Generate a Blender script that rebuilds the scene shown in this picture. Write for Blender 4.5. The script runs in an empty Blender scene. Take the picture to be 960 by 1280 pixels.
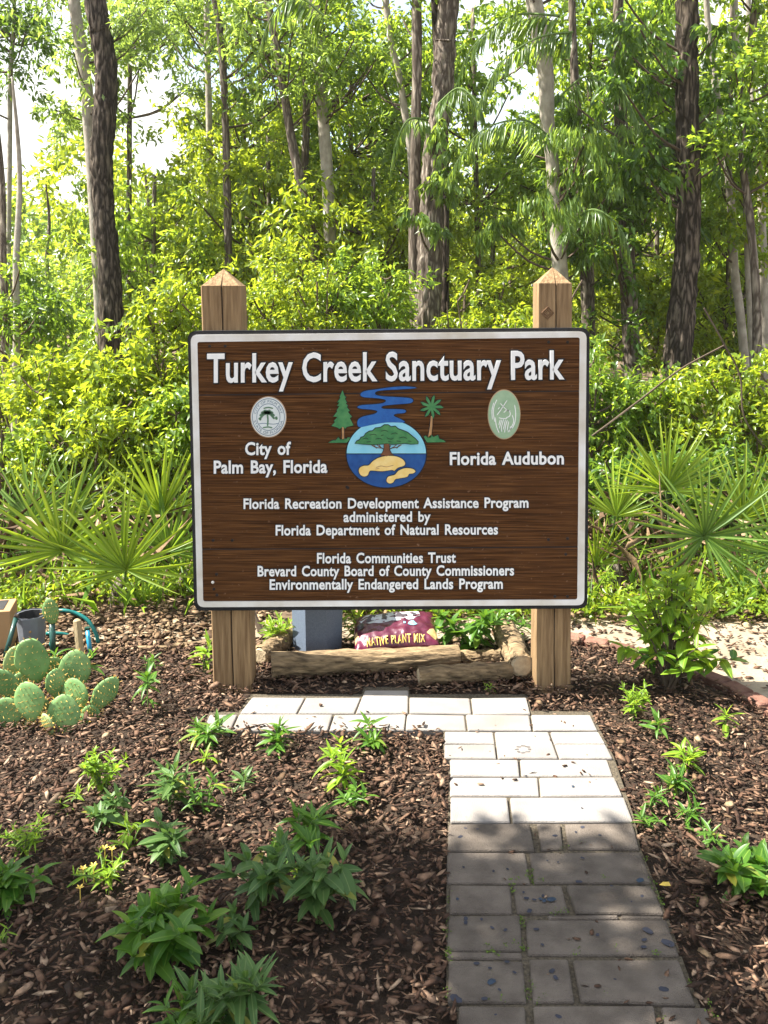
import bpy, math, random
import numpy as np
from mathutils import Vector, Matrix, noise
random.seed(7); RNG = np.random.default_rng(11)
C = bpy.context.scene.collection
rad = math.radians; PI = math.pi

# ------------------------------------------------------------------ camera, sky, sun, exposure
F, PPX, PPY, PITCH, H = 1150.0, 480.0, 465.0, rad(5), 1.5
cd = bpy.data.cameras.new('camera'); cam = bpy.data.objects.new('camera', cd); C.objects.link(cam)
cam.location = (0, 0, H); cam.rotation_euler = (rad(90) - PITCH, 0, 0)
cd.sensor_fit = 'VERTICAL'; cd.sensor_height = 36; cd.lens = F * 36 / 1280
cd.shift_y = -(640 - PPY) / 1280; cd.clip_start = .05; cd.clip_end = 1500
bpy.context.scene.camera = cam

SUN_EL, SUN_AZ = rad(54), rad(2)          # from the left, almost in the plane of the sign
S = Vector((-math.cos(SUN_EL) * math.cos(SUN_AZ), math.cos(SUN_EL) * math.sin(SUN_AZ), math.sin(SUN_EL)))
w = bpy.data.worlds.new('World'); bpy.context.scene.world = w; w.use_nodes = True
wt = w.node_tree; bg = wt.nodes['Background']
sky = wt.nodes.new('ShaderNodeTexSky'); sky.sky_type = 'NISHITA'; sky.sun_disc = False
sky.sun_elevation = SUN_EL; sky.sun_rotation = math.atan2(S.x, S.y)
sky.dust_density = 1.0; sky.air_density = 1.0; sky.ozone_density = 1.0
# thin cloud veil mixed into the sky
tc = wt.nodes.new('ShaderNodeTexCoord'); cn = wt.nodes.new('ShaderNodeTexNoise'); cn.inputs['Scale'].default_value = 3.2
cn.inputs['Detail'].default_value = 6; cr = wt.nodes.new('ShaderNodeValToRGB')
cr.color_ramp.elements[0].position = .37; cr.color_ramp.elements[1].position = .60
mx = wt.nodes.new('ShaderNodeMix'); mx.data_type = 'RGBA'; mx.inputs[7].default_value = (4.8, 4.75, 4.6, 1)
wt.links.new(tc.outputs['Generated'], cn.inputs['Vector']); wt.links.new(cn.outputs['Fac'], cr.inputs[0])
wt.links.new(cr.outputs[0], mx.inputs[0]); wt.links.new(sky.outputs[0], mx.inputs[6]); wt.links.new(mx.outputs[2], bg.inputs[0])
bg.inputs[1].default_value = 0.092
sl = bpy.data.lights.new('sun', 'SUN'); so = bpy.data.objects.new('sun', sl); C.objects.link(so)
sl.energy = 5.0; sl.angle = rad(.5); sl.color = (1, .95, .86); so.rotation_euler = S.to_track_quat('Z', 'Y').to_euler()
vs = bpy.context.scene.view_settings; vs.view_transform = 'Standard'; vs.look = 'None'; vs.gamma = 1; vs.exposure = 1.92
bpy.context.scene.render.film_transparent = False
HAZE = 0.0009
cy = bpy.context.scene.cycles; cy.max_bounces = 6; cy.diffuse_bounces = 4; cy.glossy_bounces = 2; cy.transmission_bounces = 4

# ------------------------------------------------------------------ pixel -> world
FW = Vector((0, math.cos(PITCH), -math.sin(PITCH))); UP = Vector((0, math.sin(PITCH), math.cos(PITCH)))
def ray(px, py): return Vector((1, 0, 0)) * ((px - PPX) / F) - UP * ((py - PPY) / F) + FW
def G(px, py, z=0.0):
    d = ray(px, py); return Vector((0, 0, H)) + d * ((z - H) / d.z)
def P(px, py, Y):
    d = ray(px, py); return Vector((0, 0, H)) + d * (Y / d.y)
def to_px(p):
    q = Vector(p) - Vector((0, 0, H)); dz = q.dot(FW); return PPX + F * q.x / dz, PPY - F * q.dot(UP) / dz

# ------------------------------------------------------------------ materials
def nodes(name):
    m = bpy.data.materials.new(name); m.use_nodes = True; t = m.node_tree
    return m, t, t.nodes['Principled BSDF']
def mat(name, col, rough=.7, var=.25, scale=20, bump=0, bscale=60, col2=None, stretch=(1, 1, 1), island=0, metal=0, spec=.3, detail=5, objr=0):
    m, t, b = nodes(name); L = t.links
    b.inputs['Roughness'].default_value = rough; b.inputs['Metallic'].default_value = metal
    b.inputs['Specular IOR Level'].default_value = spec
    tc = t.nodes.new('ShaderNodeTexCoord'); mp = t.nodes.new('ShaderNodeMapping'); mp.inputs['Scale'].default_value = stretch
    L.new(tc.outputs['Object'], mp.inputs[0])
    n = t.nodes.new('ShaderNodeTexNoise'); n.inputs['Scale'].default_value = scale; n.inputs['Detail'].default_value = detail
    L.new(mp.outputs[0], n.inputs['Vector'])
    r = t.nodes.new('ShaderNodeValToRGB'); r.color_ramp.elements[0].position = .3; r.color_ramp.elements[1].position = .7
    c2 = col2 or tuple(c * (1 + var) for c in col); c1 = col if col2 else tuple(c * (1 - var) for c in col)
    r.color_ramp.elements[0].color = (*c1, 1); r.color_ramp.elements[1].color = (*c2, 1)
    L.new(n.outputs['Fac'], r.inputs[0]); out = r.outputs[0]
    if island or objr:
        if island: g = t.nodes.new('ShaderNodeNewGeometry'); src = g.outputs['Random Per Island']; amt = island
        else: g = t.nodes.new('ShaderNodeObjectInfo'); src = g.outputs['Random']; amt = objr
        mr = t.nodes.new('ShaderNodeMapRange'); mr.inputs[3].default_value = 1 - amt; mr.inputs[4].default_value = 1 + amt
        L.new(src, mr.inputs[0]); hv = t.nodes.new('ShaderNodeHueSaturation'); L.new(mr.outputs[0], hv.inputs['Value'])
        L.new(out, hv.inputs['Color']); out = hv.outputs[0]
    L.new(out, b.inputs['Base Color'])
    if bump:
        n2 = t.nodes.new('ShaderNodeTexNoise'); n2.inputs['Scale'].default_value = bscale; n2.inputs['Detail'].default_value = 6
        L.new(mp.outputs[0], n2.inputs['Vector']); bp = t.nodes.new('ShaderNodeBump'); bp.inputs['Strength'].default_value = bump
        bp.inputs['Distance'].default_value = .01; L.new(n2.outputs['Fac'], bp.inputs['Height']); L.new(bp.outputs[0], b.inputs['Normal'])
    return m
def leafmat(name, c1, c2, trans=(.2, .32, .04), tf=.45, island=True, rough=.34, spec=.5, c3=None):
    """thin leaf: diffuse and gloss outside, light passing through"""
    m, t, b = nodes(name); L = t.links
    src = t.nodes.new('ShaderNodeNewGeometry').outputs['Random Per Island'] if island else t.nodes.new('ShaderNodeObjectInfo').outputs['Random']
    r = t.nodes.new('ShaderNodeValToRGB'); r.color_ramp.elements[0].color = (*c1, 1); r.color_ramp.elements[1].color = (*c2, 1)
    if c3: e = r.color_ramp.elements.new(.93); e.color = (*c2, 1); r.color_ramp.elements[2].color = (*c3, 1)
    L.new(src, r.inputs[0]); L.new(r.outputs[0], b.inputs['Base Color'])
    if not island:
        tc = t.nodes.new('ShaderNodeTexCoord'); sx = t.nodes.new('ShaderNodeSeparateXYZ'); L.new(tc.outputs['Object'], sx.inputs[0]); ab = t.nodes.new('ShaderNodeMath'); ab.operation = 'ABSOLUTE'; L.new(sx.outputs[0], ab.inputs[0])
        m2 = t.nodes.new('ShaderNodeMapRange'); m2.inputs[1].default_value = .004; m2.inputs[2].default_value = .014; m2.inputs[3].default_value = 1; m2.inputs[4].default_value = 0; L.new(ab.outputs[0], m2.inputs[0])
        mm = t.nodes.new('ShaderNodeMix'); mm.data_type = 'RGBA'; mm.inputs[7].default_value = (c2[0] * 2.2, c2[1] * 1.7, c2[2] * 2, 1); L.new(m2.outputs[0], mm.inputs[0]); L.new(r.outputs[0], mm.inputs[6]); L.new(mm.outputs[2], b.inputs['Base Color'])
    b.inputs['Roughness'].default_value = rough; b.inputs['Specular IOR Level'].default_value = spec
    tr = t.nodes.new('ShaderNodeBsdfTranslucent'); hv = t.nodes.new('ShaderNodeHueSaturation'); hv.inputs['Color'].default_value = (*trans, 1)
    mr = t.nodes.new('ShaderNodeMapRange'); mr.inputs[3].default_value = .7; mr.inputs[4].default_value = 1.3
    L.new(src, mr.inputs[0]); L.new(mr.outputs[0], hv.inputs['Value']); L.new(hv.outputs[0], tr.inputs[0])
    mixs = t.nodes.new('ShaderNodeMixShader'); mixs.inputs[0].default_value = tf
    L.new(b.outputs[0], mixs.inputs[1]); L.new(tr.outputs[0], mixs.inputs[2])
    L.new(mixs.outputs[0], t.nodes['Material Output'].inputs['Surface'])
    return m
M = {}
M['soil'] = mat('forest floor', (.07, .045, .028), .95, col2=(.17, .12, .075), scale=9, bump=.8, bscale=40)
M['bed'] = mat('dark mulch soil', (.022, .014, .009), .95, col2=(.05, .032, .02), scale=40, bump=.9, bscale=90)
def rampmat(name, stops, rough=.8, nscale=90, bump=.5):
    m, t, b = nodes(name); L = t.links; b.inputs['Roughness'].default_value = rough; b.inputs['Specular IOR Level'].default_value = .25
    g = t.nodes.new('ShaderNodeNewGeometry'); r = t.nodes.new('ShaderNodeValToRGB'); e = r.color_ramp.elements
    e[0].position, e[0].color = stops[0][0], (*stops[0][1], 1); e[1].position, e[1].color = stops[-1][0], (*stops[-1][1], 1)
    for p, c in stops[1:-1]: x = e.new(p); x.color = (*c, 1)
    L.new(g.outputs['Random Per Island'], r.inputs[0]); tc = t.nodes.new('ShaderNodeTexCoord'); n = t.nodes.new('ShaderNodeTexNoise'); n.inputs['Scale'].default_value = nscale; n.inputs['Detail'].default_value = 4
    L.new(tc.outputs['Object'], n.inputs['Vector']); mr = t.nodes.new('ShaderNodeMapRange'); mr.inputs[1].default_value = .3; mr.inputs[2].default_value = .7; mr.inputs[3].default_value = .6; mr.inputs[4].default_value = 1.35
    L.new(n.outputs['Fac'], mr.inputs[0]); hv = t.nodes.new('ShaderNodeHueSaturation'); L.new(mr.outputs[0], hv.inputs['Value']); L.new(r.outputs[0], hv.inputs['Color']); L.new(hv.outputs[0], b.inputs['Base Color'])
    bp = t.nodes.new('ShaderNodeBump'); bp.inputs['Strength'].default_value = bump; bp.inputs['Distance'].default_value = .004; L.new(n.outputs['Fac'], bp.inputs['Height']); L.new(bp.outputs[0], b.inputs['Normal'])
    return m
M['chip'] = rampmat('bark chip', [(0, (.028, .014, .008)), (.45, (.085, .044, .026)), (.72, (.15, .086, .052)), (.92, (.23, .145, .093)), (1, (.36, .255, .17))])
M['litter'] = rampmat('dead leaf', [(0, (.06, .035, .018)), (.5, (.14, .085, .045)), (.85, (.24, .16, .09)), (1, (.38, .28, .17))])
M['sand'] = mat('pale sand', (.20, .155, .105), .95, col2=(.34, .28, .20), scale=5, bump=.6, bscale=60, detail=8)
M['joint'] = mat('sandy joint soil', (.05, .042, .03), .95, col2=(.13, .105, .07), scale=120, bump=.8, bscale=200)
M['moss'] = mat('joint moss', (.10, .16, .02), .9, scale=200, island=.4)
M['brick'] = mat('red brick', (.13, .055, .038), .85, col2=(.23, .12, .085), scale=30, bump=.5, bscale=200, objr=.3)
M['pavsunlit'] = mat('sunlight toned concrete paver', (.21, .19, .17), .85, col2=(.30, .275, .25), scale=7, bump=.4, bscale=260, objr=.08)  # sunlit copy of the paver concrete, brightness of the sun in its colour
M['pavshade'] = mat('shade darkened concrete paver', (.085, .068, .054), .85, col2=(.16, .132, .106), scale=16, bump=.7, bscale=320, objr=.16, detail=10)  # same concrete for the near rows, shade darkened into its colour
M['speck'] = mat('dark stain', (.03, .032, .045), .8, scale=100)
M['print'] = mat('grey petal print', (.10, .09, .085), .85)
M['bluestone'] = mat('blue pebble', (.022, .038, .062), .6, scale=50)
M['yellowleaf'] = mat('yellow leaf', (.6, .42, .08), .6, scale=50)
M['post'] = mat('treated pine post', (.15, .088, .040), .8, col2=(.34, .225, .115), scale=12, stretch=(9, 9, .5), bump=.5, bscale=30)
M['crack'] = mat('crack', (.03, .02, .012), .9)
M['knot'] = mat('knot', (.16, .09, .045), .8)
M['log'] = mat('weathered log', (.055, .037, .020), .9, col2=(.33, .235, .13), scale=13, stretch=(1, 5, 5), bump=1.0, bscale=20)
M['logend'] = mat('cut log end', (.36, .28, .18), .9, col2=(.5, .40, .26), scale=60, bump=.4, bscale=120)
M['whiteframe'] = mat('weathered white paint', (.58, .53, .45), .6, col2=(.79, .78, .76), scale=9, bump=.1, bscale=80)
M['white'] = mat('white letter paint', (.80, .80, .79), .5, col2=(.88, .88, .87), scale=30)
M['black'] = mat('black paint', (.012, .012, .014), .6, scale=30)
M['blue'] = mat('blue paint', (.012, .09, .34), .45, col2=(.02, .13, .42), scale=60, bump=.15, bscale=200)
M['skyblue'] = mat('light blue paint', (.22, .58, .74), .5, col2=(.30, .66, .80), scale=30)
M['darkblue'] = mat('deep blue paint', (.008, .06, .24), .45, col2=(.02, .10, .32), scale=40)
M['green'] = mat('green paint', (.03, .17, .06), .5, col2=(.08, .26, .09), scale=45)
M['trunkpaint'] = mat('tan paint', (.42, .23, .10), .5, scale=50)
M['darktrunk'] = mat('brown paint', (.16, .065, .03), .5, scale=50)
M['yellow'] = mat('yellow paint', (.80, .55, .16), .5, col2=(.86, .66, .28), scale=40)
M['sealwhite'] = mat('seal enamel', (.68, .72, .72), .4, scale=40, var=.05)
M['sealedge'] = mat('seal tan edge', (.5, .33, .2), .6)
M['sealink'] = mat('seal blue ink', (.10, .17, .24), .5)
M['sealgreen'] = mat('seal sage green', (.10, .20, .12), .5)
M['sage'] = mat('pale sage enamel', (.26, .40, .25), .5, col2=(.36, .50, .33), scale=30)
M['screw'] = mat('dark screw', (.03, .028, .028), .5, metal=.6)
M['planter'] = mat('blue grey plastic', (.10, .13, .18), .6, col2=(.145, .18, .235), scale=220, bump=.1, bscale=300)
M['pot'] = mat('grey plastic pot', (.16, .17, .19), .55, scale=20, var=.12)
M['potin'] = mat('pot inside', (.03, .03, .03), .8)
M['card'] = mat('cardboard', (.38, .23, .11), .85, scale=10, var=.1)
M['hose'] = mat('green garden hose', (.006, .13, .12), .35, scale=30, spec=.5)
M['hoseblue'] = mat('teal blue plastic', (.02, .22, .36), .35, scale=30, spec=.5)
M['greenblack'] = mat('dark green plastic', (.01, .05, .04), .35, scale=30, spec=.5)
M['stake'] = mat('pale wood stake', (.32, .24, .13), .85, col2=(.42, .33, .2), scale=30, stretch=(3, 3, .5), bump=.3)
M['bag'] = mat('maroon plastic film', (.055, .005, .018), .36, col2=(.125, .012, .042), scale=12, bump=.5, bscale=22, spec=.6)
M['baggrey'] = mat('silver print film', (.42, .45, .48), .35, col2=(.60, .62, .65), scale=30, spec=.6)
M['bagtan'] = mat('gold print film', (.5, .36, .16), .35, scale=30, spec=.6)
M['bagdark'] = mat('dark print', (.06, .05, .06), .4)
M['bagyellow'] = mat('yellow print', (.78, .62, .16), .45)
M['bagblue'] = mat('light blue print', (.2, .48, .6), .45)
M['pad'] = mat('cactus pad', (.10, .20, .065), .55, col2=(.19, .31, .11), scale=18, bump=.2, bscale=60, objr=.18)
M['padyoung'] = mat('pale cactus pad', (.22, .30, .12), .55, col2=(.30, .38, .16), scale=18, objr=.1)
M['spine'] = mat('cactus spine', (.60, .38, .10), .6)
M['bark'] = mat('furrowed pine bark', (.06, .042, .033), .95, col2=(.19, .145, .12), scale=8, stretch=(4, 4, .8), bump=1.0, bscale=14)
M['barkmid'] = mat('brown grey bark', (.13, .10, .078), .95, col2=(.27, .225, .18), scale=7, stretch=(5, 5, .8), bump=.9, bscale=16)
M['barkpale'] = mat('pale smooth bark', (.22, .19, .155), .9, col2=(.40, .36, .30), scale=8, stretch=(3, 3, 1.6), bump=.4, bscale=20)
M['twig'] = mat('twig', (.09, .065, .045), .9, scale=20)
M['palestick'] = mat('pale dead branch', (.30, .25, .18), .9, scale=20)
M['stem'] = mat('green stem', (.10, .16, .04), .7, scale=30)
LF = {
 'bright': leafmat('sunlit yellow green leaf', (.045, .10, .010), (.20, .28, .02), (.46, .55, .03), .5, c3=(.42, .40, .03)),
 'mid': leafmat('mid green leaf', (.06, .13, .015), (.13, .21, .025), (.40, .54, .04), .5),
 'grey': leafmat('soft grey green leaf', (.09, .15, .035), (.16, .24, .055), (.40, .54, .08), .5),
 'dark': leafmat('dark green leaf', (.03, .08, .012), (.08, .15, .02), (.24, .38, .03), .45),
 'needle': leafmat('drooping lance leaf', (.07, .14, .025), (.14, .22, .045), (.38, .52, .06), .48),
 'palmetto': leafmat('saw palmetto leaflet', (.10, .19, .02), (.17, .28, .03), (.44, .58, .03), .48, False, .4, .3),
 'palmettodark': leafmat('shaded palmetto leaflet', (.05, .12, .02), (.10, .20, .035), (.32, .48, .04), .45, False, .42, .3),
 'plant': leafmat('garden plant leaf', (.04, .12, .014), (.09, .19, .025), (.20, .38, .03), .38, False, .4, .35, c3=(.34, .30, .05)),
 'plantlime': leafmat('lime garden leaf', (.11, .22, .018), (.20, .34, .03), (.42, .56, .04), .45, False, .4, .3),
 'plantgrey': leafmat('grey green garden leaf', (.05, .115, .028), (.09, .165, .045), (.16, .28, .05), .35, False, .45, .35, c3=(.34, .30, .05)),
 'ground': leafmat('ground cover leaf', (.10, .19, .015), (.22, .32, .03), (.42, .52, .03), .45),
}

# board: brown stained wood with sandblasted horizontal grain
def bark_material(name, dark, light, sc, st=(1, 1, .2)):
    m, t, b = nodes(name); L = t.links; b.inputs['Roughness'].default_value = .95; b.inputs['Specular IOR Level'].default_value = .15
    tc = t.nodes.new('ShaderNodeTexCoord'); mp = t.nodes.new('ShaderNodeMapping'); mp.inputs['Scale'].default_value = st; L.new(tc.outputs['Object'], mp.inputs[0])
    n = t.nodes.new('ShaderNodeTexNoise'); n.inputs['Scale'].default_value = 5; n.inputs['Detail'].default_value = 6; L.new(mp.outputs[0], n.inputs['Vector'])
    va = t.nodes.new('ShaderNodeVectorMath'); va.operation = 'MULTIPLY_ADD'; va.inputs[1].default_value = (.3, .3, .3); L.new(n.outputs['Color'], va.inputs[0]); L.new(mp.outputs[0], va.inputs[2])
    v = t.nodes.new('ShaderNodeTexVoronoi'); v.feature = 'DISTANCE_TO_EDGE'; v.inputs['Scale'].default_value = sc; L.new(va.outputs[0], v.inputs['Vector'])
    n2 = t.nodes.new('ShaderNodeTexNoise'); n2.inputs['Scale'].default_value = 40; n2.inputs['Detail'].default_value = 8; L.new(mp.outputs[0], n2.inputs['Vector'])
    r = t.nodes.new('ShaderNodeValToRGB'); r.color_ramp.elements[0].color = (*dark, 1); r.color_ramp.elements[0].position = .02; r.color_ramp.elements[1].color = (*light, 1); r.color_ramp.elements[1].position = .22
    mu = t.nodes.new('ShaderNodeMath'); mu.operation = 'MULTIPLY'; L.new(v.outputs['Distance'], mu.inputs[0]); L.new(n2.outputs['Fac'], mu.inputs[1]); L.new(mu.outputs[0], r.inputs[0]); L.new(r.outputs[0], b.inputs['Base Color'])
    bp = t.nodes.new('ShaderNodeBump'); bp.inputs['Strength'].default_value = 1; bp.inputs['Distance'].default_value = .02; L.new(mu.outputs[0], bp.inputs['Height']); L.new(bp.outputs[0], b.inputs['Normal'])
    return m
M['bark'] = bark_material('furrowed pine bark', (.024, .018, .013), (.17, .135, .105), 20)
M['barkmid'] = bark_material('brown grey bark', (.075, .058, .045), (.30, .255, .205), 26)
def board_material():
    m, t, b = nodes('sandblasted brown board'); L = t.links; b.inputs['Roughness'].default_value = .75; b.inputs['Specular IOR Level'].default_value = .12
    tc = t.nodes.new('ShaderNodeTexCoord'); mp = t.nodes.new('ShaderNodeMapping'); mp.inputs['Scale'].default_value = (1.0, 1, 62)
    L.new(tc.outputs['Object'], mp.inputs[0])
    n = t.nodes.new('ShaderNodeTexNoise'); n.inputs['Scale'].default_value = 5; n.inputs['Detail'].default_value = 9; n.inputs['Distortion'].default_value = .6
    L.new(mp.outputs[0], n.inputs['Vector'])
    r = t.nodes.new('ShaderNodeValToRGB'); e = r.color_ramp.elements; e[0].position = .30; e[0].color = (.034, .012, .0035, 1); e[1].position = .72; e[1].color = (.19, .082, .026, 1)
    x = e.new(.5); x.color = (.086, .035, .0110, 1); L.new(n.outputs['Fac'], r.inputs[0])
    n3 = t.nodes.new('ShaderNodeTexNoise'); n3.inputs['Scale'].default_value = 60; n3.inputs['Detail'].default_value = 5; L.new(tc.outputs['Object'], n3.inputs['Vector'])
    r3 = t.nodes.new('ShaderNodeValToRGB'); r3.color_ramp.elements[0].position = .66; r3.color_ramp.elements[1].position = .80; L.new(n3.outputs['Fac'], r3.inputs[0])
    mx = t.nodes.new('ShaderNodeMix'); mx.data_type = 'RGBA'; mx.inputs[7].default_value = (.26, .15, .09, 1)
    L.new(r3.outputs[0], mx.inputs[0]); L.new(r.outputs[0], mx.inputs[6]); L.new(mx.outputs[2], b.inputs['Base Color'])
    bp = t.nodes.new('ShaderNodeBump'); bp.inputs['Strength'].default_value = .9; bp.inputs['Distance'].default_value = .006
    L.new(n.outputs['Fac'], bp.inputs['Height']); L.new(bp.outputs[0], b.inputs['Normal'])
    return m
M['board'] = board_material()

# ------------------------------------------------------------------ object helpers
def empty(name, loc, label, cat, group=None):
    o = bpy.data.objects.new(name, None); C.objects.link(o); o.location = loc; o.empty_display_size = .1
    o['label'] = label; o['category'] = cat
    if group: o['group'] = group
    return o
def wpos(o):
    v = Vector((0, 0, 0))
    while o is not None: v += Vector(o.location); o = o.parent
    return v
def mesh_from(name, V, Fc, m, smooth=False, mats=None, mi=None):
    me = bpy.data.meshes.new(name)
    V = np.asarray(V, dtype=np.float32).reshape(-1, 3)
    if isinstance(Fc, np.ndarray):
        n, k = Fc.shape
        me.vertices.add(len(V)); me.vertices.foreach_set('co', V.ravel()); me.loops.add(n * k); me.loops.foreach_set('vertex_index', Fc.astype(np.int32).ravel())
        me.polygons.add(n); me.polygons.foreach_set('loop_start', np.arange(0, n * k, k, dtype=np.int32)); me.update(calc_edges=True)
    else:
        me.from_pydata(V.tolist(), [], Fc); me.update()
    if smooth: me.polygons.foreach_set('use_smooth', [True] * len(me.polygons))
    for q in (mats or [m]): me.materials.append(q)
    if mi is not None: me.polygons.foreach_set('material_index', mi)
    return me
def obj(name, V, Fc, m, parent=None, smooth=False, label=None, kind=None, base=None, mats=None, mi=None):
    """one mesh object from world coordinates"""
    b = wpos(parent) if parent else Vector(base or (0, 0, 0))
    V = np.asarray(V, dtype=np.float64).reshape(-1, 3) - np.array(b)
    o = bpy.data.objects.new(name, mesh_from(name, V, Fc, m, smooth, mats, mi)); C.objects.link(o)
    if parent: o.parent = parent
    else: o.location = b
    if label: o['label'] = label
    if kind: o['kind'] = kind
    return o
class MB:
    def __init__(s): s.V = []; s.F = []; s.m = []
    def add(s, V, Fc, mi=0):
        n = len(s.V); s.V += [tuple(v) for v in V]; s.F += [tuple(i + n for i in f) for f in Fc]; s.m += [mi] * len(Fc)
    def build(s, name, m, parent=None, **k):
        if isinstance(m, (list, tuple)): return obj(name, s.V, s.F, None, parent, mats=m, mi=s.m, **k)
        return obj(name, s.V, s.F, m, parent, **k)
    def tube(s, pts, rs, n=8, cap=True, rough=0, mi=0, capmi=None, seed=0):
        pts = [Vector(p) for p in pts]; rs = rs if hasattr(rs, '__len__') else [rs] * len(pts)
        V = []; Fc = []
        for i, p in enumerate(pts):
            t = (pts[min(i + 1, len(pts) - 1)] - pts[max(i - 1, 0)]).normalized()
            a = t.cross(Vector((0, 1, 0)) if abs(t.y) < .9 else Vector((1, 0, 0))).normalized(); b = t.cross(a)
            for k in range(n):
                th = 2 * PI * k / n; d = a * math.cos(th) + b * math.sin(th); r = rs[i]
                if rough: r *= 1 + rough * noise.noise(Vector((math.cos(th) * 3 + seed, math.sin(th) * 3, i * .35)))
                V.append(p + d * r)
        for i in range(len(pts) - 1):
            for k in range(n):
                Fc.append((i * n + k, i * n + (k + 1) % n, (i + 1) * n + (k + 1) % n, (i + 1) * n + k))
        s.add(V, Fc, mi)
        if cap:
            b0 = len(s.V) - len(V)
            cm = mi if capmi is None else capmi
            s.F.append(tuple(b0 + k for k in range(n))[::-1]); s.m.append(cm)
            s.F.append(tuple(b0 + (len(pts) - 1) * n + k for k in range(n))); s.m.append(cm)
    def box(s, c, h, R=None, ch=0, mi=0):
        """chamfered box"""
        c = Vector(c); R = R or Matrix.Identity(3); V = []; Fc = []
        if ch <= 0:
            for x in (-1, 1):
                for y in (-1, 1):
                    for z in (-1, 1): V.append(c + R @ Vector((x * h[0], y * h[1], z * h[2])))
            Fc = [(0, 1, 3, 2), (4, 6, 7, 5), (0, 4, 5, 1), (2, 3, 7, 6), (0, 2, 6, 4), (1, 5, 7, 3)]
        else:
            def ring(z, q):
                x, y = h[0] - q, h[1] - q; k = ch
                return [(x - k, -y, z), (x, -y + k, z), (x, y - k, z), (x - k, y, z), (-x + k, y, z), (-x, y - k, z), (-x, -y + k, z), (-x + k, -y, z)]
            R4 = [ring(-h[2], ch), ring(-h[2] + ch, 0), ring(h[2] - ch, 0), ring(h[2], ch)]
            V = [c + R @ Vector(v) for r in R4 for v in r]
            for i in range(3):
                for k in range(8): Fc.append((i * 8 + k, i * 8 + (k + 1) % 8, (i + 1) * 8 + (k + 1) % 8, (i + 1) * 8 + k))
            Fc.append(tuple(range(8))[::-1]); Fc.append(tuple(range(24, 32)))
        s.add(V, Fc, mi)
def spline(pts, n=6, closed=False):
    """Catmull-Rom through points of any dimension"""
    pts = [np.array(p, float) for p in pts]; N = len(pts); out = []
    rng = range(N) if closed else range(N - 1)
    for i in rng:
        if closed: a, b, c, d = pts[i - 1], pts[i], pts[(i + 1) % N], pts[(i + 2) % N]
        else: a, b, c, d = pts[max(i - 1, 0)], pts[i], pts[i + 1], pts[min(i + 2, N - 1)]
        for k in range(n):
            t = k / n; out.append(.5 * (2 * b + (c - a) * t + (2 * a - 5 * b + 4 * c - d) * t * t + (3 * b - a - 3 * c + d) * t ** 3))
    if not closed: out.append(pts[-1])
    return [tuple(p) for p in out]

# ------------------------------------------------------------------ leaves in bulk (numpy)
def unit(a): return a / np.maximum(np.linalg.norm(a, axis=1, keepdims=True), 1e-9)
def bulk_leaves(cen, dirs, nor, L, W, fold=.18, droop=.15, tri=4):
    """one folded leaf per centre; returns V, F(tri)"""
    n = len(cen); d = unit(dirs); s = unit(np.cross(d, nor)); u = np.cross(s, d)
    L = np.asarray(L).reshape(-1, 1); W = np.asarray(W).reshape(-1, 1)
    if tri == 2:
        v = np.stack([cen, cen + d * L * .45 + s * W * .5 + u * W * fold, cen + d * L - u * L * droop, cen + d * L * .45 - s * W * .5 + u * W * fold], 1)
        f = np.array([[0, 1, 2], [0, 2, 3]])
    else:
        v = np.stack([cen, cen + d * L * .42 + s * W * .5 + u * W * fold, cen + d * L - u * L * droop * 1.6, cen + d * L * .42 - s * W * .5 + u * W * fold, cen + d * L * .5 - u * L * droop * .4], 1)
        f = np.array([[0, 1, 4], [4, 1, 2], [0, 4, 3], [4, 2, 3]])
    k = v.shape[1]
    return v.reshape(-1, 3), (f[None] + (np.arange(n) * k)[:, None, None]).reshape(-1, 3)
def clump_leaves(centers, rads, per, L, W, flat=.75, droopy=0.0, tri=4, twigs=4, density_edge=.6, stretch_z=1.0):
    """leaves set along short twigs radiating inside each clump"""
    cs = np.repeat(np.asarray(centers, float), per, 0); rs = np.repeat(np.asarray(rads, float), per)
    n = len(cs)
    nt = len(centers) * twigs
    td = RNG.normal(size=(nt, 3)); td[:, 2] *= flat; td[:, 2] += .12; td = unit(td)
    idx = np.repeat(np.arange(len(centers)), per) * twigs + RNG.integers(0, twigs, n)
    t = RNG.random(n) ** density_edge
    tdi = td[idx]
    side = unit(RNG.normal(size=(n, 3)))
    pos = cs + tdi * (t * rs)[:, None] * [1, 1, stretch_z] + RNG.normal(size=(n, 3)) * (rs * .10)[:, None]
    pos[:, 2] -= (t ** 2) * rs * .25
    dirs = tdi * .6 + side * .8; dirs[:, 2] -= .2 + droopy * 2.2
    nor = RNG.normal(size=(n, 3)) * .55 + np.array([-.25, -.1, 1.0])
    ll = L * RNG.uniform(.6, 1.25, n); ww = W * RNG.uniform(.7, 1.25, n)
    return bulk_leaves(pos, dirs, nor, ll, ww, tri=tri)
GAPS = [(22, 175, 38, 70, .95), (80, 98, 26, 24, .85), (80, 318, 28, 26, .85), (228, 95, 34, 26, .85), (195, 205, 28, 24, .85), (228, 142, 18, 18, .8), (160, 170, 12, 40, .6), (25, 265, 30, 30, .75),
        (610, 55, 20, 20, .8), (657, 108, 22, 34, .85), (610, 138, 18, 22, .7), (950, 112, 14, 14, .8), (905, 8, 24, 10, .7), (940, 225, 18, 16, .7), (448, 25, 16, 22, .6), (345, 100, 14, 20, .5), (580, 20, 14, 20, .5)]
def gap(p, soft=1.0, r=0.0):
    if p.y < 1: return False
    x, y = to_px(p)
    for gx, gy, rx, ry, pr in GAPS:
        if ((x - gx) / (rx + r)) ** 2 + ((y - gy) / (ry + r)) ** 2 < 1 and random.random() < pr * soft: return True
    return False

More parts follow.
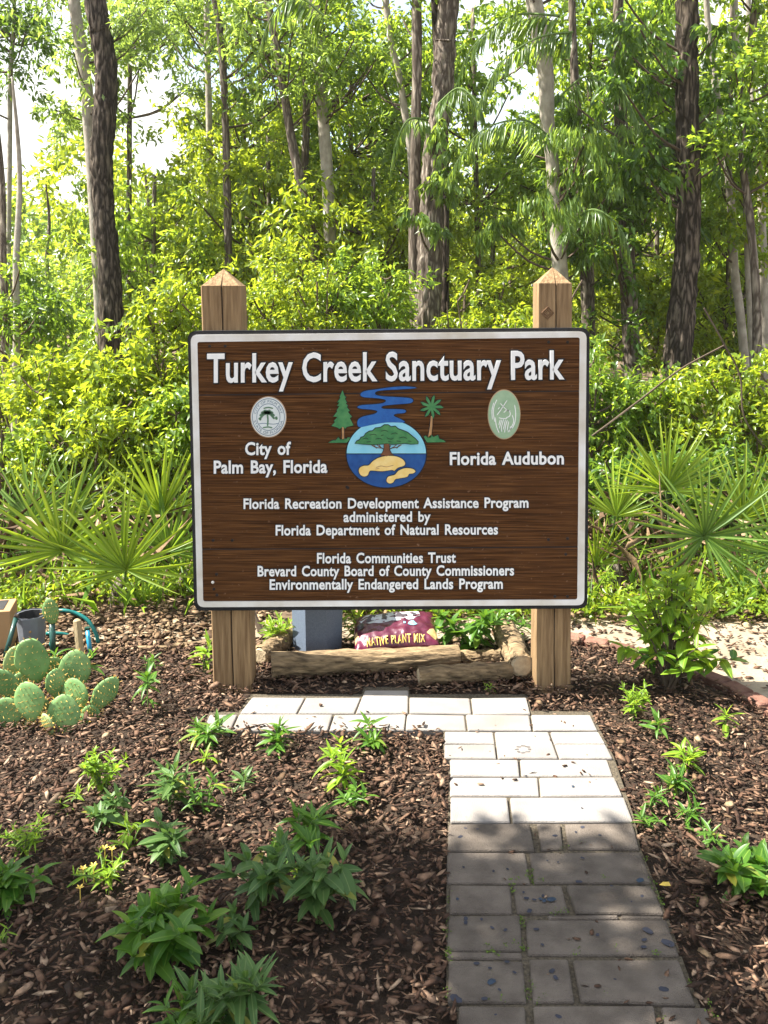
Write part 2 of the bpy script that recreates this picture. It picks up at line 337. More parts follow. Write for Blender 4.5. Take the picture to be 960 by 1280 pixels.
# ================================================================== SETTING
def sheet(name, pts, z, m, kind='structure', parent=None, label=None):
    V = [(p[0], p[1], z) for p in pts]
    return obj(name, V, [tuple(range(len(V)))], m, parent, kind=kind, label=label)
# ground: gently uneven forest floor reaching the horizon
gx = np.concatenate([[-600, -120, -40], np.linspace(-14, 14, 57), [40, 120, 600]]); gy = np.concatenate([[-60, -10], np.linspace(-1, 30, 63), [60, 140, 700]])
GV = []; GF = []
for y in gy:
    for x in gx:
        z = -.02 + (.10 * max(0, min(1, (y - 5) / 3)) * noise.noise(Vector((x * .5, y * .5, 0))) if abs(x) < 20 and y < 40 else 0)
        GV.append((x, y, min(z, .05)))
n = len(gx)
for j in range(len(gy) - 1):
    for i in range(n - 1): GF.append((j * n + i, j * n + i + 1, (j + 1) * n + i + 1, (j + 1) * n + i))
obj('ground', GV, GF, M['soil'], smooth=True, kind='structure')
# mulch bed
edge_px = [(175, 800), (215, 812), (262, 806), (330, 800), (715, 803), (760, 812), (800, 822), (850, 840), (900, 858), (945, 882), (975, 905)]
bedtop = [G(x, y) for x, y in edge_px]
bed = [(-2.6, .4), (3.4, .4), (3.4, 2.6), (2.3, 2.85)] + [(p.x, p.y) for p in reversed(bedtop)] + [(-1.3, 3.75), (-2.6, 3.5)]
def in_poly(x, y, poly):
    c = False; j = len(poly) - 1
    for i in range(len(poly)):
        if (poly[i][1] > y) != (poly[j][1] > y) and x < (poly[j][0] - poly[i][0]) * (y - poly[i][1]) / (poly[j][1] - poly[i][1]) + poly[i][0]: c = not c
        j = i
    return c
sheet('mulch_bed', bed, -.012, M['bed'])
sp = [G(x, y) for x, y in [(1120, 960), (975, 900), (945, 878), (900, 854), (850, 836), (800, 818), (760, 808), (715, 799), (330, 794), (262, 800), (180, 792), (100, 800), (0, 808), (-200, 812)]]
sandp = [(p.x, p.y) for p in sp] + [(-4.5, 4.1), (-1.5, 4.02), (-.6, 4.12), (.8, 4.16), (1.3, 4.10), (2.4, 4.06), (5.0, 3.9), (6, 2.6)]
# subdivided fan avoids a concave ngon going wrong
sheet('sand_path', sandp, -.006, M['sand'])

# pavers, traced
PV = {
 'p': [  # sunlit rows, lit tone put in the colour; each: top-left, top-right, bottom-right, bottom-left (px)
  [(315, 871.5), (381, 871.5), (370.5, 891), (300, 891)], [(382.5, 871.5), (451, 871.5), (443, 891), (372.5, 891)], [(456, 862), (510.5, 862), (510, 891), (445, 891)],
  [(512, 871.5), (587, 871.5), (589.5, 891.5), (512, 891)], [(589, 871.5), (658, 871.5), (663, 892), (591.5, 892)],
  [(262, 893), (297, 893), (288, 912), (254, 912)], [(299, 892.5), (416, 892.5), (409.5, 912), (290, 912)], [(418, 892.5), (507.5, 892.5), (505.5, 912), (411.5, 912)],
  [(509, 892.5), (580.5, 893), (583, 912), (507, 912)], [(582.5, 893), (661.5, 893), (664.5, 912), (585, 912)], [(664, 893), (738, 893), (747, 912), (667, 912)],
  [(556, 914), (616.5, 914), (618.5, 929), (555.5, 929)], [(555.5, 930), (618.5, 930), (620.5, 947), (555.5, 947)], [(618.5, 914), (685.5, 914), (697.5, 947), (622.5, 947)],
  [(688, 914), (748, 914), (756.5, 929), (693, 929)], [(693.5, 930), (757, 930), (766, 947), (699.5, 947)],
  [(562.5, 949), (647.5, 949), (649.5, 969), (563, 969)], [(650, 949), (759, 949), (766, 969), (652, 969)],
  [(562.5, 971), (672, 971), (674, 994), (562.5, 994)], [(674, 971), (768, 971), (778, 994), (676, 994)],
  [(563, 996), (634, 996), (637.5, 1026), (563, 1026)], [(637.5, 996), (780, 996), (791.5, 1026), (641, 1026)]],
 'g': [  # shaded rows, shade painted into the paver colour
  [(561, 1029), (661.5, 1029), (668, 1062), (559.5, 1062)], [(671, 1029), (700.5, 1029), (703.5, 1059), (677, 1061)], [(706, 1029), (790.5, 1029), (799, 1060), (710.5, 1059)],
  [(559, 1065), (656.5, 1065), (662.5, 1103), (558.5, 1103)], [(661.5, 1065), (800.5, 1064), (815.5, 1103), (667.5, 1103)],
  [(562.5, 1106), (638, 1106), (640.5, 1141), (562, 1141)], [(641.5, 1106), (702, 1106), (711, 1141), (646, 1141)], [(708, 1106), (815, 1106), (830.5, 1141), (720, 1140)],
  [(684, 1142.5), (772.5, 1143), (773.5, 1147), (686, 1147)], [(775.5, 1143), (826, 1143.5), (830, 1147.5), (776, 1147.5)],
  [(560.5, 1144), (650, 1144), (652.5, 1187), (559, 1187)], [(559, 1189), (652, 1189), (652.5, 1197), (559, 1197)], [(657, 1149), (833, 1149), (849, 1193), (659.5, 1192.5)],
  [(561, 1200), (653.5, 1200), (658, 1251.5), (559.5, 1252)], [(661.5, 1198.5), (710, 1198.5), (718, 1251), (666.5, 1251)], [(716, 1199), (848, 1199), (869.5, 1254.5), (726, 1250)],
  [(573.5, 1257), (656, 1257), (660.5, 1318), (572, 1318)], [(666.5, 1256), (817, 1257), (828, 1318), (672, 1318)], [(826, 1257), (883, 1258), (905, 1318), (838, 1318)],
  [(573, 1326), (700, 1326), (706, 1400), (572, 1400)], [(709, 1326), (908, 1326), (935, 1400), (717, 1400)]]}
pp = [G(x, y) for x, y in [(314, 870), (452, 870), (455, 861), (511, 861), (512, 870), (659, 870), (664, 891), (739, 892), (749, 912), (767, 948), (793, 1026), (800, 1062), (832, 1142), (850, 1194), (872, 1255), (932, 1402), (571, 1402), (571, 1256), (558, 1253), (558, 1100), (560, 1030), (561, 950), (554, 947), (554, 913), (254, 913), (262, 892), (298, 892)]]
PATHPOLY = [(p.x, p.y) for p in pp]
path = sheet('paver_path', PATHPOLY, .007, M['joint'])
for kind, quads in PV.items():
    for q in quads:
        zt = .016 + random.uniform(-.003, .003)
        w4 = [G(x, y, zt) for x, y in q]; c = sum(w4, Vector()) / 4
        b = MB(); ch = .006
        def inset(v, k): d = (c - v); return v + Vector((math.copysign(k, d.x), math.copysign(k, d.y), 0))
        # rounded corners: two points per corner
        def loop(k, z):
            out = []
            for i in range(4):
                a, p, n2 = inset(w4[i - 1], k), inset(w4[i], k), inset(w4[(i + 1) % 4], k)
                r = .004
                out += [p + (a - p).normalized() * r, p + ((a - p).normalized() + (n2 - p).normalized()) * r * .25, p + (n2 - p).normalized() * r]
            return [Vector((v.x, v.y, z)) for v in out]
        tilt = [random.uniform(-.002, .002) for _ in range(2)]
        L0 = loop(0, -.045); L1 = loop(0, zt - .005); L2 = loop(.002, zt - .0015); L3 = loop(.006, zt)
        for Lp in (L1, L2, L3):
            for v in Lp: v.z += tilt[0] * (v.x - c.x) * 8 + tilt[1] * (v.y - c.y) * 8
        V = L0 + L1 + L2 + L3; Fc = []
        for r in range(3):
            for k in range(12): Fc.append((r * 12 + k, r * 12 + (k + 1) % 12, (r + 1) * 12 + (k + 1) % 12, (r + 1) * 12 + k))
        Fc.append(tuple(range(36, 48)))
        b.add(V, [f[::-1] for f in Fc])
        o = b.build('paver', M['pavsunlit' if kind == 'p' else 'pavshade'], path)
# dark stains and pebbles on the path, small flower print on one slab, moss in joints
b = MB()
def blob(b, px, py, r, z=.0175, sq=1.0, h=.0006, n=9):
    c = G(px, py, z); V = [c + Vector((0, 0, h))]; ph = random.random() * 6
    for k in range(n):
        t = 2 * PI * k / n; rr = r * (1 + .25 * math.sin(2 * t + ph) + .12 * random.uniform(-1, 1)); V.append(c + Vector((math.cos(t) * rr, math.sin(t) * rr * sq, 0)))
    b.add(V, [(0, k + 1, (k + 1) % n + 1) for k in range(n)])
zoom7 = lambda u, v: (540 + u / 2.667, 860 + v / 2.667)
for u, v, r in [(95, 495, .007), (112, 467, .004), (152, 470, .004), (235, 494, .007), (410, 492, .006), (502, 463, .006), (560, 490, .004), (480, 480, .004), (105, 597, .004), (205, 610, .004), (252, 603, .004), (385, 575, .003), (420, 580, .003), (502, 566, .005),
                (490, 645, .007), (600, 662, .006), (700, 693, .005), (665, 712, .004), (640, 700, .003), (85, 703, .004), (305, 680, .004), (315, 700, .006), (325, 742, .007), (370, 692, .005), (340, 705, .005), (720, 808, .011), (787, 850, .013), (708, 838, .006), (706, 862, .006), (552, 822, .005), (348, 803, .006),
                (368, 855, .004), (112, 768, .006), (112, 782, .006), (165, 770, .004), (200, 798, .005), (245, 806, .005), (148, 917, .006), (250, 912, .005), (193, 933, .004), (275, 947, .004), (400, 942, .007), (412, 965, .006), (225, 1005, .004), (773, 1003, .009), (80, 1035, .012), (175, 1035, .006), (422, 1094, .006), (212, 1088, .003), (610, 970, .003), (500, 400, .004), (320, 460, .003), (700, 1085, .003)]:
    x, y = zoom7(u, v); blob(b, x, y, r)
b.build('stain', M['speck'], path, kind='stuff')
b = MB()
for k in range(8):
    t = 2 * PI * k / 8; c0 = (654 + math.cos(t) * 8, 936.5 + math.sin(t) * 4.3); blob(b, c0[0], c0[1], .0075, sq=.7)
b.build('flower_print', M['print'], path, label='small ring of petal prints on a pale slab')
b = MB()
for u, v, r in [(693, 640, .010), (398, 704, .010), (375, 708, .006), (198, 978, .009), (85, 703, .004), (362, 703, .005), (470, 328, .006)]:
    x, y = zoom7(u, v); blob(b, x, y, r, .0178, 1, .004)
b.build('pebble', M['bluestone'], path, kind='stuff')
lv = []
for _ in range(700):
    k = random.choice(PV['g'])
    i = random.randrange(4); a, c = k[i], k[(i + 1) % 4]; t = random.random()
    x = a[0] + (c[0] - a[0]) * t; y = a[1] + (c[1] - a[1]) * t
    if noise.noise(Vector((x * .035, y * .035, 3))) < .12: continue
    g = G(x + random.uniform(-1.5, 1.5), y + random.uniform(-1, 1)); lv.append((g.x, g.y, random.uniform(.008, .015)))
lv = np.array(lv); nn = len(lv)
V, Fm = bulk_leaves(np.repeat(lv, 6, 0) + RNG.normal(size=(nn * 6, 3)) * [.004, .004, .0015], RNG.normal(size=(nn * 6, 3)) * [1, 1, .3] + [0, 0, .5], RNG.normal(size=(nn * 6, 3)) + [0, 0, 1], RNG.uniform(.003, .007, nn * 6), RNG.uniform(.002, .004, nn * 6), tri=2)
obj('joint_moss', V, Fm, M['moss'], path, kind='stuff')
# short bits of plants and leaf on the path
# brick edging along the sand
ed = empty('brick_edging', G(850, 838), 'low curved edging of small red bricks between sand path and mulch', 'edging')
es = spline([tuple(G(x, y)[:2]) for x, y in [(715, 799), (760, 808), (800, 818), (850, 836), (900, 854), (945, 878), (1010, 916), (1100, 965)]], 24)
acc = 0; last = None; bl = .095
bm_brick = None
for i in range(1, len(es)):
    p, q = Vector((*es[i - 1], 0)), Vector((*es[i], 0)); d = (q - p).length
    if last is None or (q - last).length >= bl + .008:
        ang = math.atan2(q.y - (last or p).y, q.x - (last or p).x)
        if bm_brick is None:
            b = MB(); b.box((0, 0, 0), (bl / 2, .034, .03), ch=.004); bm_brick = mesh_from('brick', b.V, b.F, M['brick'])
        for row in (0,):
            o = bpy.data.objects.new('brick', bm_brick); C.objects.link(o); o.parent = ed
            off = Vector((-math.sin(ang), math.cos(ang), 0)) * (row * .074)
            o.location = q + off - Vector(ed.location) + Vector((0, 0, random.uniform(.0, .006) - .014)); o.rotation_euler = (random.uniform(-.04, .04), random.uniform(-.04, .04), ang + random.uniform(-.05, .05))
        last = q
ed2 = empty('timber_edging', G(225, 812), 'thin weathered timber strip edging the mulch left of sign', 'edging')
b = MB(); pts = [G(170, 812), G(200, 812), G(230, 808), G(262, 804)]
b.tube([p + Vector((0, 0, .006)) for p in spline([tuple(p) for p in pts], 4) for p in [Vector(p)]], .012, 6, rough=.3); b.build('board', M['log'], ed2)

# bark mulch chips, real geometry
def chips(n, poly, m, name, L=(.018, .046), asp=(.28, .5), keep=None, zmax=.022, lift=0, h=.16):
    x0, x1 = min(p[0] for p in poly), max(p[0] for p in poly); y0, y1 = min(p[1] for p in poly), max(p[1] for p in poly)
    pts = []
    while len(pts) < n:
        x = random.uniform(x0, x1); y = y0 + (y1 - y0) * random.random()
        if not in_poly(x, y, poly) or (keep and not keep(x, y)): continue
        pts.append((x, y))
    p = np.array(pts); n = len(p)
    Ln = RNG.uniform(L[0], L[1], n) * np.where(RNG.random(n) < .25, .55, 1); Wn = Ln * RNG.uniform(*asp, n); Tn = Wn * RNG.uniform(h, h * 2, n)
    a = RNG.uniform(0, 2 * PI, n); tilt = RNG.normal(0, .2, n)
    d = np.stack([np.cos(a) * np.cos(tilt), np.sin(a) * np.cos(tilt), np.sin(tilt)], 1)
    up = np.stack([np.zeros(n), np.zeros(n), np.ones(n)], 1) + RNG.normal(0, .3, (n, 3)); s = unit(np.cross(up, d)); u = np.cross(d, s)
    z = RNG.uniform(0, zmax, n) + lift; c = np.stack([p[:, 0], p[:, 1], z], 1)
    shp = [(-1, 0, 0), (-.45, .85, .1), (.4, .95, .05), (1, .1, 0), (.5, -.85, .1), (-.4, -.95, .05)]
    jit = RNG.uniform(.6, 1.25, (n, 6)); V = []
    for k, (aa, bb, cc) in enumerate(shp):
        V.append(c + d * (aa * Ln * .5 * jit[:, k])[:, None] + s * (bb * Wn * .5 * jit[:, k])[:, None] + u * (cc * Wn * .3)[:, None])
    V.append(c + u * Tn[:, None] + d * (RNG.uniform(-.15, .15, n) * Ln)[:, None]); V.append(c - u * Tn[:, None])
    V = np.stack(V, 1).reshape(-1, 3)
    f = np.array([[k, (k + 1) % 6, 6] for k in range(6)] + [[(k + 1) % 6, k, 7] for k in range(6)])
    Fc = (f[None] + (np.arange(n) * 8)[:, None, None]).reshape(-1, 3)
    return obj(name, V, Fc, m, kind='stuff')
innerpath = [(0, 0)]
def off_path(x, y):
    if not in_poly(x, y, PATHPOLY): return True
    return False
bedvis = [(-2.3, .9), (2.6, .9), (2.6, 2.7), (2.2, 2.9)] + [(p.x, p.y) for p in reversed(bedtop)] + [(-1.3, 3.7), (-2.3, 3.4)]
chips(62000, bedvis, M['chip'], 'bark_mulch', L=(.012, .036), asp=(.22, .5), keep=off_path, h=.09)
chips(13000, bedvis, M['chip'], 'bark_shreds', L=(.03, .062), asp=(.12, .42), keep=off_path, h=.09, lift=.006)
chips(260, bedvis, M['litter'], 'fallen_leaves', L=(.03, .055), asp=(.4, .65), keep=off_path, h=.04, lift=.018)
chips(110, PATHPOLY, M['chip'], 'chips_on_path', L=(.012, .03), lift=.016, zmax=.002, h=.06, keep=lambda x, y: y < 3.2 and noise.noise(Vector((x * 3, y * 3, 4))) > -.1)
# chips strayed on the sand and leaf litter behind
sandvis = [(-2.4, 3.55), (-.9, 3.75), (.65, 3.78), (1.9, 3.1), (3.2, 2.6), (3.2, 4.0), (2.0, 4.08), (-2.4, 4.1)]
chips(2600, sandvis, M['chip'], 'stray_chips', lift=.0, zmax=.004)
chips(3800, [(-2.6, 3.55), (-.7, 3.72), (-.5, 4.25), (-2.6, 4.3)], M['litter'], 'leaf_litter', L=(.02, .06), asp=(.4, .7), zmax=.01, h=.05)
chips(9000, [(-4, 4.05), (4, 4.0), (4.5, 6), (-4.5, 6)], M['litter'], 'forest_litter', L=(.03, .08), asp=(.3, .6), zmax=.05, h=.05)

# ================================================================== SIGN
postf = G(291, 862)             # left post front foot
YS = postf.y - .045             # front plane of the board
def sp(px, py, out=0.0):
    v = P(px, py, YS); v = Vector((v.x, YS - out, v.z)); return v
sign = empty('park_sign', G(486, 862), 'large brown wooden sign with white border and white lettering on two thick square posts', 'park sign')
def rounded(px4, r, n=6):
    """rounded quadrilateral in pixels"""
    out = []
    for i in range(4):
        p = np.array(px4[i], float); a = np.array(px4[i - 1], float); c = np.array(px4[(i + 1) % 4], float)
        u = (a - p) / np.linalg.norm(a - p); v = (c - p) / np.linalg.norm(c - p)
        for k in range(n + 1):
            t = k / n; p0 = p + u * r; p1 = p + v * r; out.append(tuple((1 - t) ** 2 * p0 + 2 * t * (1 - t) * p + t * t * p1))
    return out
def relief(name, poly, d0, d1, m, parent, label=None, bev=.0, smooth=False):
    """a shape raised from d0 to d1 in front of the board plane"""
    ar = sum(poly[i - 1][0] * poly[i][1] - poly[i][0] * poly[i - 1][1] for i in range(len(poly)))
    if ar < 0: poly = poly[::-1]
    n = len(poly); b = MB()
    V = [sp(x, y, d0) for x, y in poly] + [sp(x, y, d1) for x, y in poly]
    b.add(V, [tuple(range(n, 2 * n))] + [(k, (k + 1) % n, n + (k + 1) % n, n + k) for k in range(n)])
    b.F[0] = b.F[0][::-1]; b.F[0] = b.F[0][::-1]
    return b.build(name, m, parent, label=label)
outer = [(234.8, 413.8), (736.8, 409.8), (734, 760.3), (243, 763)]; whit = [(239, 418.3), (732.5, 414.2), (729.6, 755.3), (247.4, 757.8)]; inn = [(247.3, 427.3), (724, 421.6), (721, 748.6), (254.6, 751)]
relief('back_panel', rounded(outer, 11), -.038, .004, M['black'], sign, 'dark rounded edge panel behind the white border')
wo = rounded(whit, 9); wi = rounded(inn, 3); n = len(wo)
b = MB(); V = []
for lp, dd in ((wo, .004), (wo, .011), (wi, .011), (wi, .004)): V += [sp(x, y, dd) for x, y in lp]
b.add(V, [(r * n + k, r * n + (k + 1) % n, (r + 1) * n + (k + 1) % n, (r + 1) * n + k) for r in range(3) for k in range(n)]); b.build('border', M['whiteframe'], sign, label='weathered white painted border')
# three boards with recessed seams, faces slightly wavy like sandblasted grain
def lerp(a, b, t): return (a[0] + (b[0] - a[0]) * t, a[1] + (b[1] - a[1]) * t)
seams = [0, .205, .80, 1]
for i in range(3):
    t0, t1 = seams[i] + (.002 if i else 0), seams[i + 1] - (.002 if i < 2 else 0)
    nx, nz = 60, int(130 * (t1 - t0)) + 4; V = []; Fc = []
    for j in range(nz + 1):
        for k in range(nx + 1):
            t = t0 + (t1 - t0) * j / nz; A = lerp(inn[0], inn[3], t); B = lerp(inn[1], inn[2], t); q = lerp(A, B, k / nx)
            e = 1 if 0 < j < nz else 0
            dd = .0065 + e * (.0012 * noise.noise(Vector((k * .05, j * .9 + i * 50, 0))) + .0006) if e else .0045
            V.append(sp(q[0], q[1], dd))
    for j in range(nz):
        for k in range(nx): a = j * (nx + 1) + k; Fc.append((a, a + 1, a + nx + 2, a + nx + 1))
    obj('plank', V, np.array(Fc)[:, ::-1], M['board'], sign, smooth=True)
# screws
z1 = lambda u, v: (230 + u / 3.692, 400 + v / 3.692)
z3 = lambda u, v: (480 + u / 3.5556, 400 + v / 3.5556)
z4 = lambda u, v: (230 + u / 1.846, 600 + v / 1.846)
z2 = lambda u, v: (400 + u / 5.647, 470 + v / 5.647)
for x, y in [z1(120, 120), z1(192, 120), z1(757, 772), z3(730, 98), z3(814, 98), z4(68, 138), z4(112, 138), z4(70, 250), z4(76, 216), z4(840, 136), z4(884, 134), z4(880, 170), z4(855, 267), z4(884, 267), z4(376, 15), z4(77, 264)]:
    c = sp(x, y, .0075); b = MB(); b.tube([c, c - Vector((0, .002, 0)), c - Vector((0, .0028, 0))], [.0055, .0055, .0035], 8); b.build('screw', M['screw'], sign)
c = sp(266.5, 727, .008); b = MB(); b.tube([c, c - Vector((0, .006, 0))], [.006, .004], 8); b.build('screw', M['whiteframe'], sign, label='pale filled screw head near lower left corner')

# lettering
def text_mesh(body, offset, word=1.25, char=1.03):
    c = bpy.data.curves.new('text', 'FONT'); c.body = body; c.size = 1; c.offset = offset; c.resolution_u = 3
    c.space_word = word; c.space_character = char
    o = bpy.data.objects.new('text', c); C.objects.link(o); dg = bpy.context.evaluated_depsgraph_get()
    me = bpy.data.meshes.new_from_object(o.evaluated_get(dg))
    V = np.array([v.co[:2] for v in me.vertices]); Fc = [tuple(p.vertices) for p in me.polygons]
    bpy.data.objects.remove(o); bpy.data.curves.remove(c); bpy.data.meshes.remove(me)
    return V, Fc
def emboss(V2, Fc, d0, d1):
    """flat filled outline -> raised solid (V2 in px)"""
    n = len(V2); V = [sp(x, y, d1) for x, y in V2] + [sp(x, y, d0) for x, y in V2]; F2 = [tuple(f) for f in Fc]
    cnt = {}
    for f in Fc:
        for i in range(len(f)):
            e = (f[i], f[(i + 1) % len(f)]); cnt[e] = 1
    for (a, b_) in cnt:
        if (b_, a) not in cnt: F2.append((b_, a, a + n, b_ + n))
    return V, F2
def line(body, p0, p1, caph, wt, ol, parent, d=(.006, .0105, .014), each=False, word=1.25, label=None, char=1.03, name='lettering'):
    """body lettered from baseline start p0 to end p1 (px); white letters on a black outline"""
    V0, F0 = text_mesh(body, wt, word, char); V1, F1 = text_mesh(body, wt + ol, word, char)
    x0, x1 = V0[:, 0].min(), V0[:, 0].max(); H0, _ = text_mesh('H', 0); cap = H0[:, 1].max() + wt
    dx, dy = p1[0] - p0[0], p1[1] - p0[1]
    def tr(V):
        t = (V[:, 0] - x0) / (x1 - x0); h = (V[:, 1] + wt * .5) / cap * caph
        return [(p0[0] + dx * a + 0, p0[1] + dy * a - hh) for a, hh in zip(t, h)]
    q = emboss(tr(V1), F1, d[0], d[1]); back = obj(name, q[0], q[1], M['black'], parent, label=label or 'line of lettering reading ' + body)
    T0 = tr(V0)
    if not each:
        q = emboss(T0, F0, d[0], d[2]); obj('letters', q[0], q[1], M['white'], back); return
    # split into letters by x-overlapping islands
    par = list(range(len(V0)))
    def find(a):
        while par[a] != a: par[a] = par[par[a]]; a = par[a]
        return a
    for f in F0:
        for a in f[1:]: par[find(a)] = find(f[0])
    isl = {}
    for f in F0: isl.setdefault(find(f[0]), []).append(f)
    it = sorted([[min(V0[i][0] for f in fs for i in f), max(V0[i][0] for f in fs for i in f), fs] for fs in isl.values()], key=lambda t: t[0])
    mg = []
    for a in it:
        if mg and a[0] < mg[-1][1] - .35 * min(a[1] - a[0], mg[-1][1] - mg[-1][0]): mg[-1][1] = max(a[1], mg[-1][1]); mg[-1][2] = mg[-1][2] + a[2]
        else: mg.append(a)
    for a in mg:
        ids = sorted({i for f in a[2] for i in f}); mp = {k: j for j, k in enumerate(ids)}
        q = emboss([T0[i] for i in ids], [tuple(mp[i] for i in f) for f in a[2]], d[0], d[2]); obj('letter', q[0], q[1], M['white'], back)
line('Turkey Creek Sanctuary Park', (260, 477.6), (704.5, 473.2), 35.0, .020, .036, sign, (.006, .012, .018), True, 1.12, 'large title lettering reading Turkey Creek Sanctuary Park')
for body, a, c_, h_ in [('City of', (307, 568), (364, 567.5), 15.6), ('Palm Bay, Florida', (268, 591), (409.5, 590), 15.6), ('Florida Audubon', (562, 580.3), (704, 579.5), 15.6)]:
    line(body, a, c_, h_, .026, .050, sign, (.006, .010, .0135), True, 1.4)
for body, a, c_ in [('Florida Recreation Development Assistance Program', (305, 635.2), (660, 633.6)), ('administered by', (429.5, 651.5), (538, 651)), ('Florida Department of Natural Resources', (345, 668.2), (622, 667)),
                    ('Florida Communities Trust', (396.5, 703), (569.5, 702.2)), ('Brevard County Board of County Commissioners', (322.5, 719.2), (642, 718)), ('Environmentally Endangered Lands Program', (337.5, 735.8), (628, 734.6))]:
    line(body, a, c_, 12.6, .024, .052, sign, (.006, .0095, .012), True, 1.4)

def grow(poly, k):
    """offset a closed polygon outwards by k px"""
    n = len(poly); ar = sum(poly[i - 1][0] * poly[i][1] - poly[i][0] * poly[i - 1][1] for i in range(n)); sgn = 1 if ar > 0 else -1; out = []
    for i in range(n):
        a, p, c = np.array(poly[i - 1]), np.array(poly[i]), np.array(poly[(i + 1) % n])
        e1 = p - a; e2 = c - p; n1 = np.array([e1[1], -e1[0]]); n2 = np.array([e2[1], -e2[0]]); n1 = n1 / (np.linalg.norm(n1) + 1e-9); n2 = n2 / (np.linalg.norm(n2) + 1e-9)
        m = n1 + n2; l = np.linalg.norm(m); m = m / l if l > .35 else n1
        out.append(tuple(p + m * k * sgn))
    return out
def painted(name, uv, zf, m, parent, d, ol=.9, smooth=0, label=None):
    ol *= 1.35
    """a raised painted shape with a black edge under it"""
    poly = [zf(u, v) for u, v in uv]
    if smooth: poly = spline(poly, smooth, True)
    if ol: e = relief(name + '_edge', grow(poly, ol), d[0], d[0] + .0035 + d[1] * .3, M['black'], parent)
    return relief(name, poly, d[0], d[0] + .004 + d[1] * .3 + .003, m, parent, label)
def stroke(b, pts, w, d0, d1):
    """ribbon of width w px following pts, raised"""
    pts = spline(pts, 4); L = []; R_ = []
    for i, p in enumerate(pts):
        a = np.array(pts[max(i - 1, 0)]); c = np.array(pts[min(i + 1, len(pts) - 1)]); t = c - a; t = t / (np.linalg.norm(t) + 1e-9); nn = np.array([t[1], -t[0]]); ww = w * (.5 if 0 < i < len(pts) - 1 else .25)
        L.append(tuple(np.array(p) + nn * ww)); R_.append(tuple(np.array(p) - nn * ww))
    V = [sp(x, y, d1) for x, y in L] + [sp(x, y, d1) for x, y in R_] + [sp(x, y, d0) for x, y in L] + [sp(x, y, d0) for x, y in R_]; n = len(pts)
    Fc = []
    for k in range(n - 1): Fc += [(k, k + 1, n + k + 1, n + k), (k, 2 * n + k, 2 * n + k + 1, k + 1), (n + k, n + k + 1, 3 * n + k + 1, 3 * n + k)]
    b.add(V, Fc)
# centre emblem
em = relief('emblem', [z2(468 + 288 * math.cos(t), 545 + 245 * math.sin(t)) for t in np.linspace(0, 2 * PI, 64, False)], .005, .0085, M['black'], sign, 'round painted emblem with oak, water and two manatees')
river = [(682, 82), (600, 72), (500, 78), (400, 92), (315, 105), (286, 127), (305, 146), (380, 152), (445, 160), (467, 173), (440, 190), (380, 198), (300, 203), (264, 216), (290, 228), (350, 233), (395, 240), (405, 252), (375, 268), (310, 282), (276, 300), (264, 325), (278, 358), (350, 345), (470, 325), (595, 325), (565, 300), (530, 285), (520, 271), (545, 262), (592, 258), (606, 246), (590, 235), (520, 231), (450, 230), (433, 217), (460, 205), (560, 195), (635, 189), (656, 171), (640, 156), (580, 149), (470, 143), (405, 135), (388, 120), (405, 104), (460, 97), (560, 92)]
painted('river', river, z2, M['blue'], sign, (.005, 0), .8, 3, 'winding blue river above the emblem')
top = [(468 + 279 * math.cos(t), 545 + 237 * math.sin(t)) for t in np.linspace(PI * 1.001, 2 * PI * .9995, 30)]; bot = [(468 + 279 * math.cos(t), 548 + 234 * math.sin(t)) for t in np.linspace(.003, PI * .999, 30)]
relief('sky_field', [z2(u, v - 2) for u, v in top], .0085, .0115, M['skyblue'], em); relief('water_field', [z2(u, v) for u, v in bot], .0085, .0115, M['darkblue'], em)
b = MB()
for pl in [[(360, 480), (395, 500), (440, 506), (456, 520)], [(400, 480), (425, 498), (452, 512)], [(378, 484), (402, 508)], [(575, 480), (545, 498), (505, 506), (488, 520)], [(540, 482), (515, 500), (490, 512)], [(560, 484), (540, 508)], [(418, 482), (428, 496)], [(500, 482), (492, 500)]]:
    stroke(b, [z2(*q) for q in pl], 1.0, .0115, .013)
b.build('branches', M['darktrunk'], em)
painted('oak_trunk', [(452, 474), (488, 474), (490, 515), (502, 540), (518, 553), (492, 550), (470, 562), (450, 552), (428, 556), (446, 530), (453, 505)], z2, M['darktrunk'], em, (.0115, 0), .5)
painted('oak_crown', [(250, 470), (262, 455), (282, 447), (290, 430), (310, 425), (325, 402), (350, 387), (372, 385), (392, 365), (430, 360), (455, 342), (480, 342), (500, 356), (530, 352), (550, 370), (588, 383), (618, 396), (635, 410), (652, 424), (672, 440), (690, 460), (690, 472), (640, 474), (600, 468), (520, 476), (470, 470), (380, 478), (300, 473)], z2, M['green'], em, (.0115, .001), .7)
b = MB()
for pl in [[(300, 440), (325, 432), (340, 440)], [(350, 412), (380, 405), (400, 412)], [(430, 385), (455, 378), (480, 386)], [(500, 405), (530, 396), (548, 404)], [(390, 440), (420, 434), (440, 442)], [(470, 430), (500, 440), (520, 432)], [(560, 430), (590, 425), (612, 436)], [(430, 415), (450, 410)], [(540, 452), (570, 456)], [(330, 460), (360, 455)], [(620, 452), (645, 455)], [(480, 455), (505, 460)]]:
    stroke(b, [z2(*q) for q in pl], .55, .0185, .0205)
b.build('crown_strokes', M['black'], em)
painted('manatee', [(275, 662), (285, 640), (312, 628), (345, 625), (375, 595), (420, 570), (480, 558), (540, 563), (583, 583), (600, 610), (590, 628), (550, 640), (524, 662), (508, 656), (440, 665), (370, 660), (350, 665), (337, 693), (312, 702), (286, 690)], z2, M['yellow'], em, (.0115, 0), .6, 3, 'large yellow manatee')
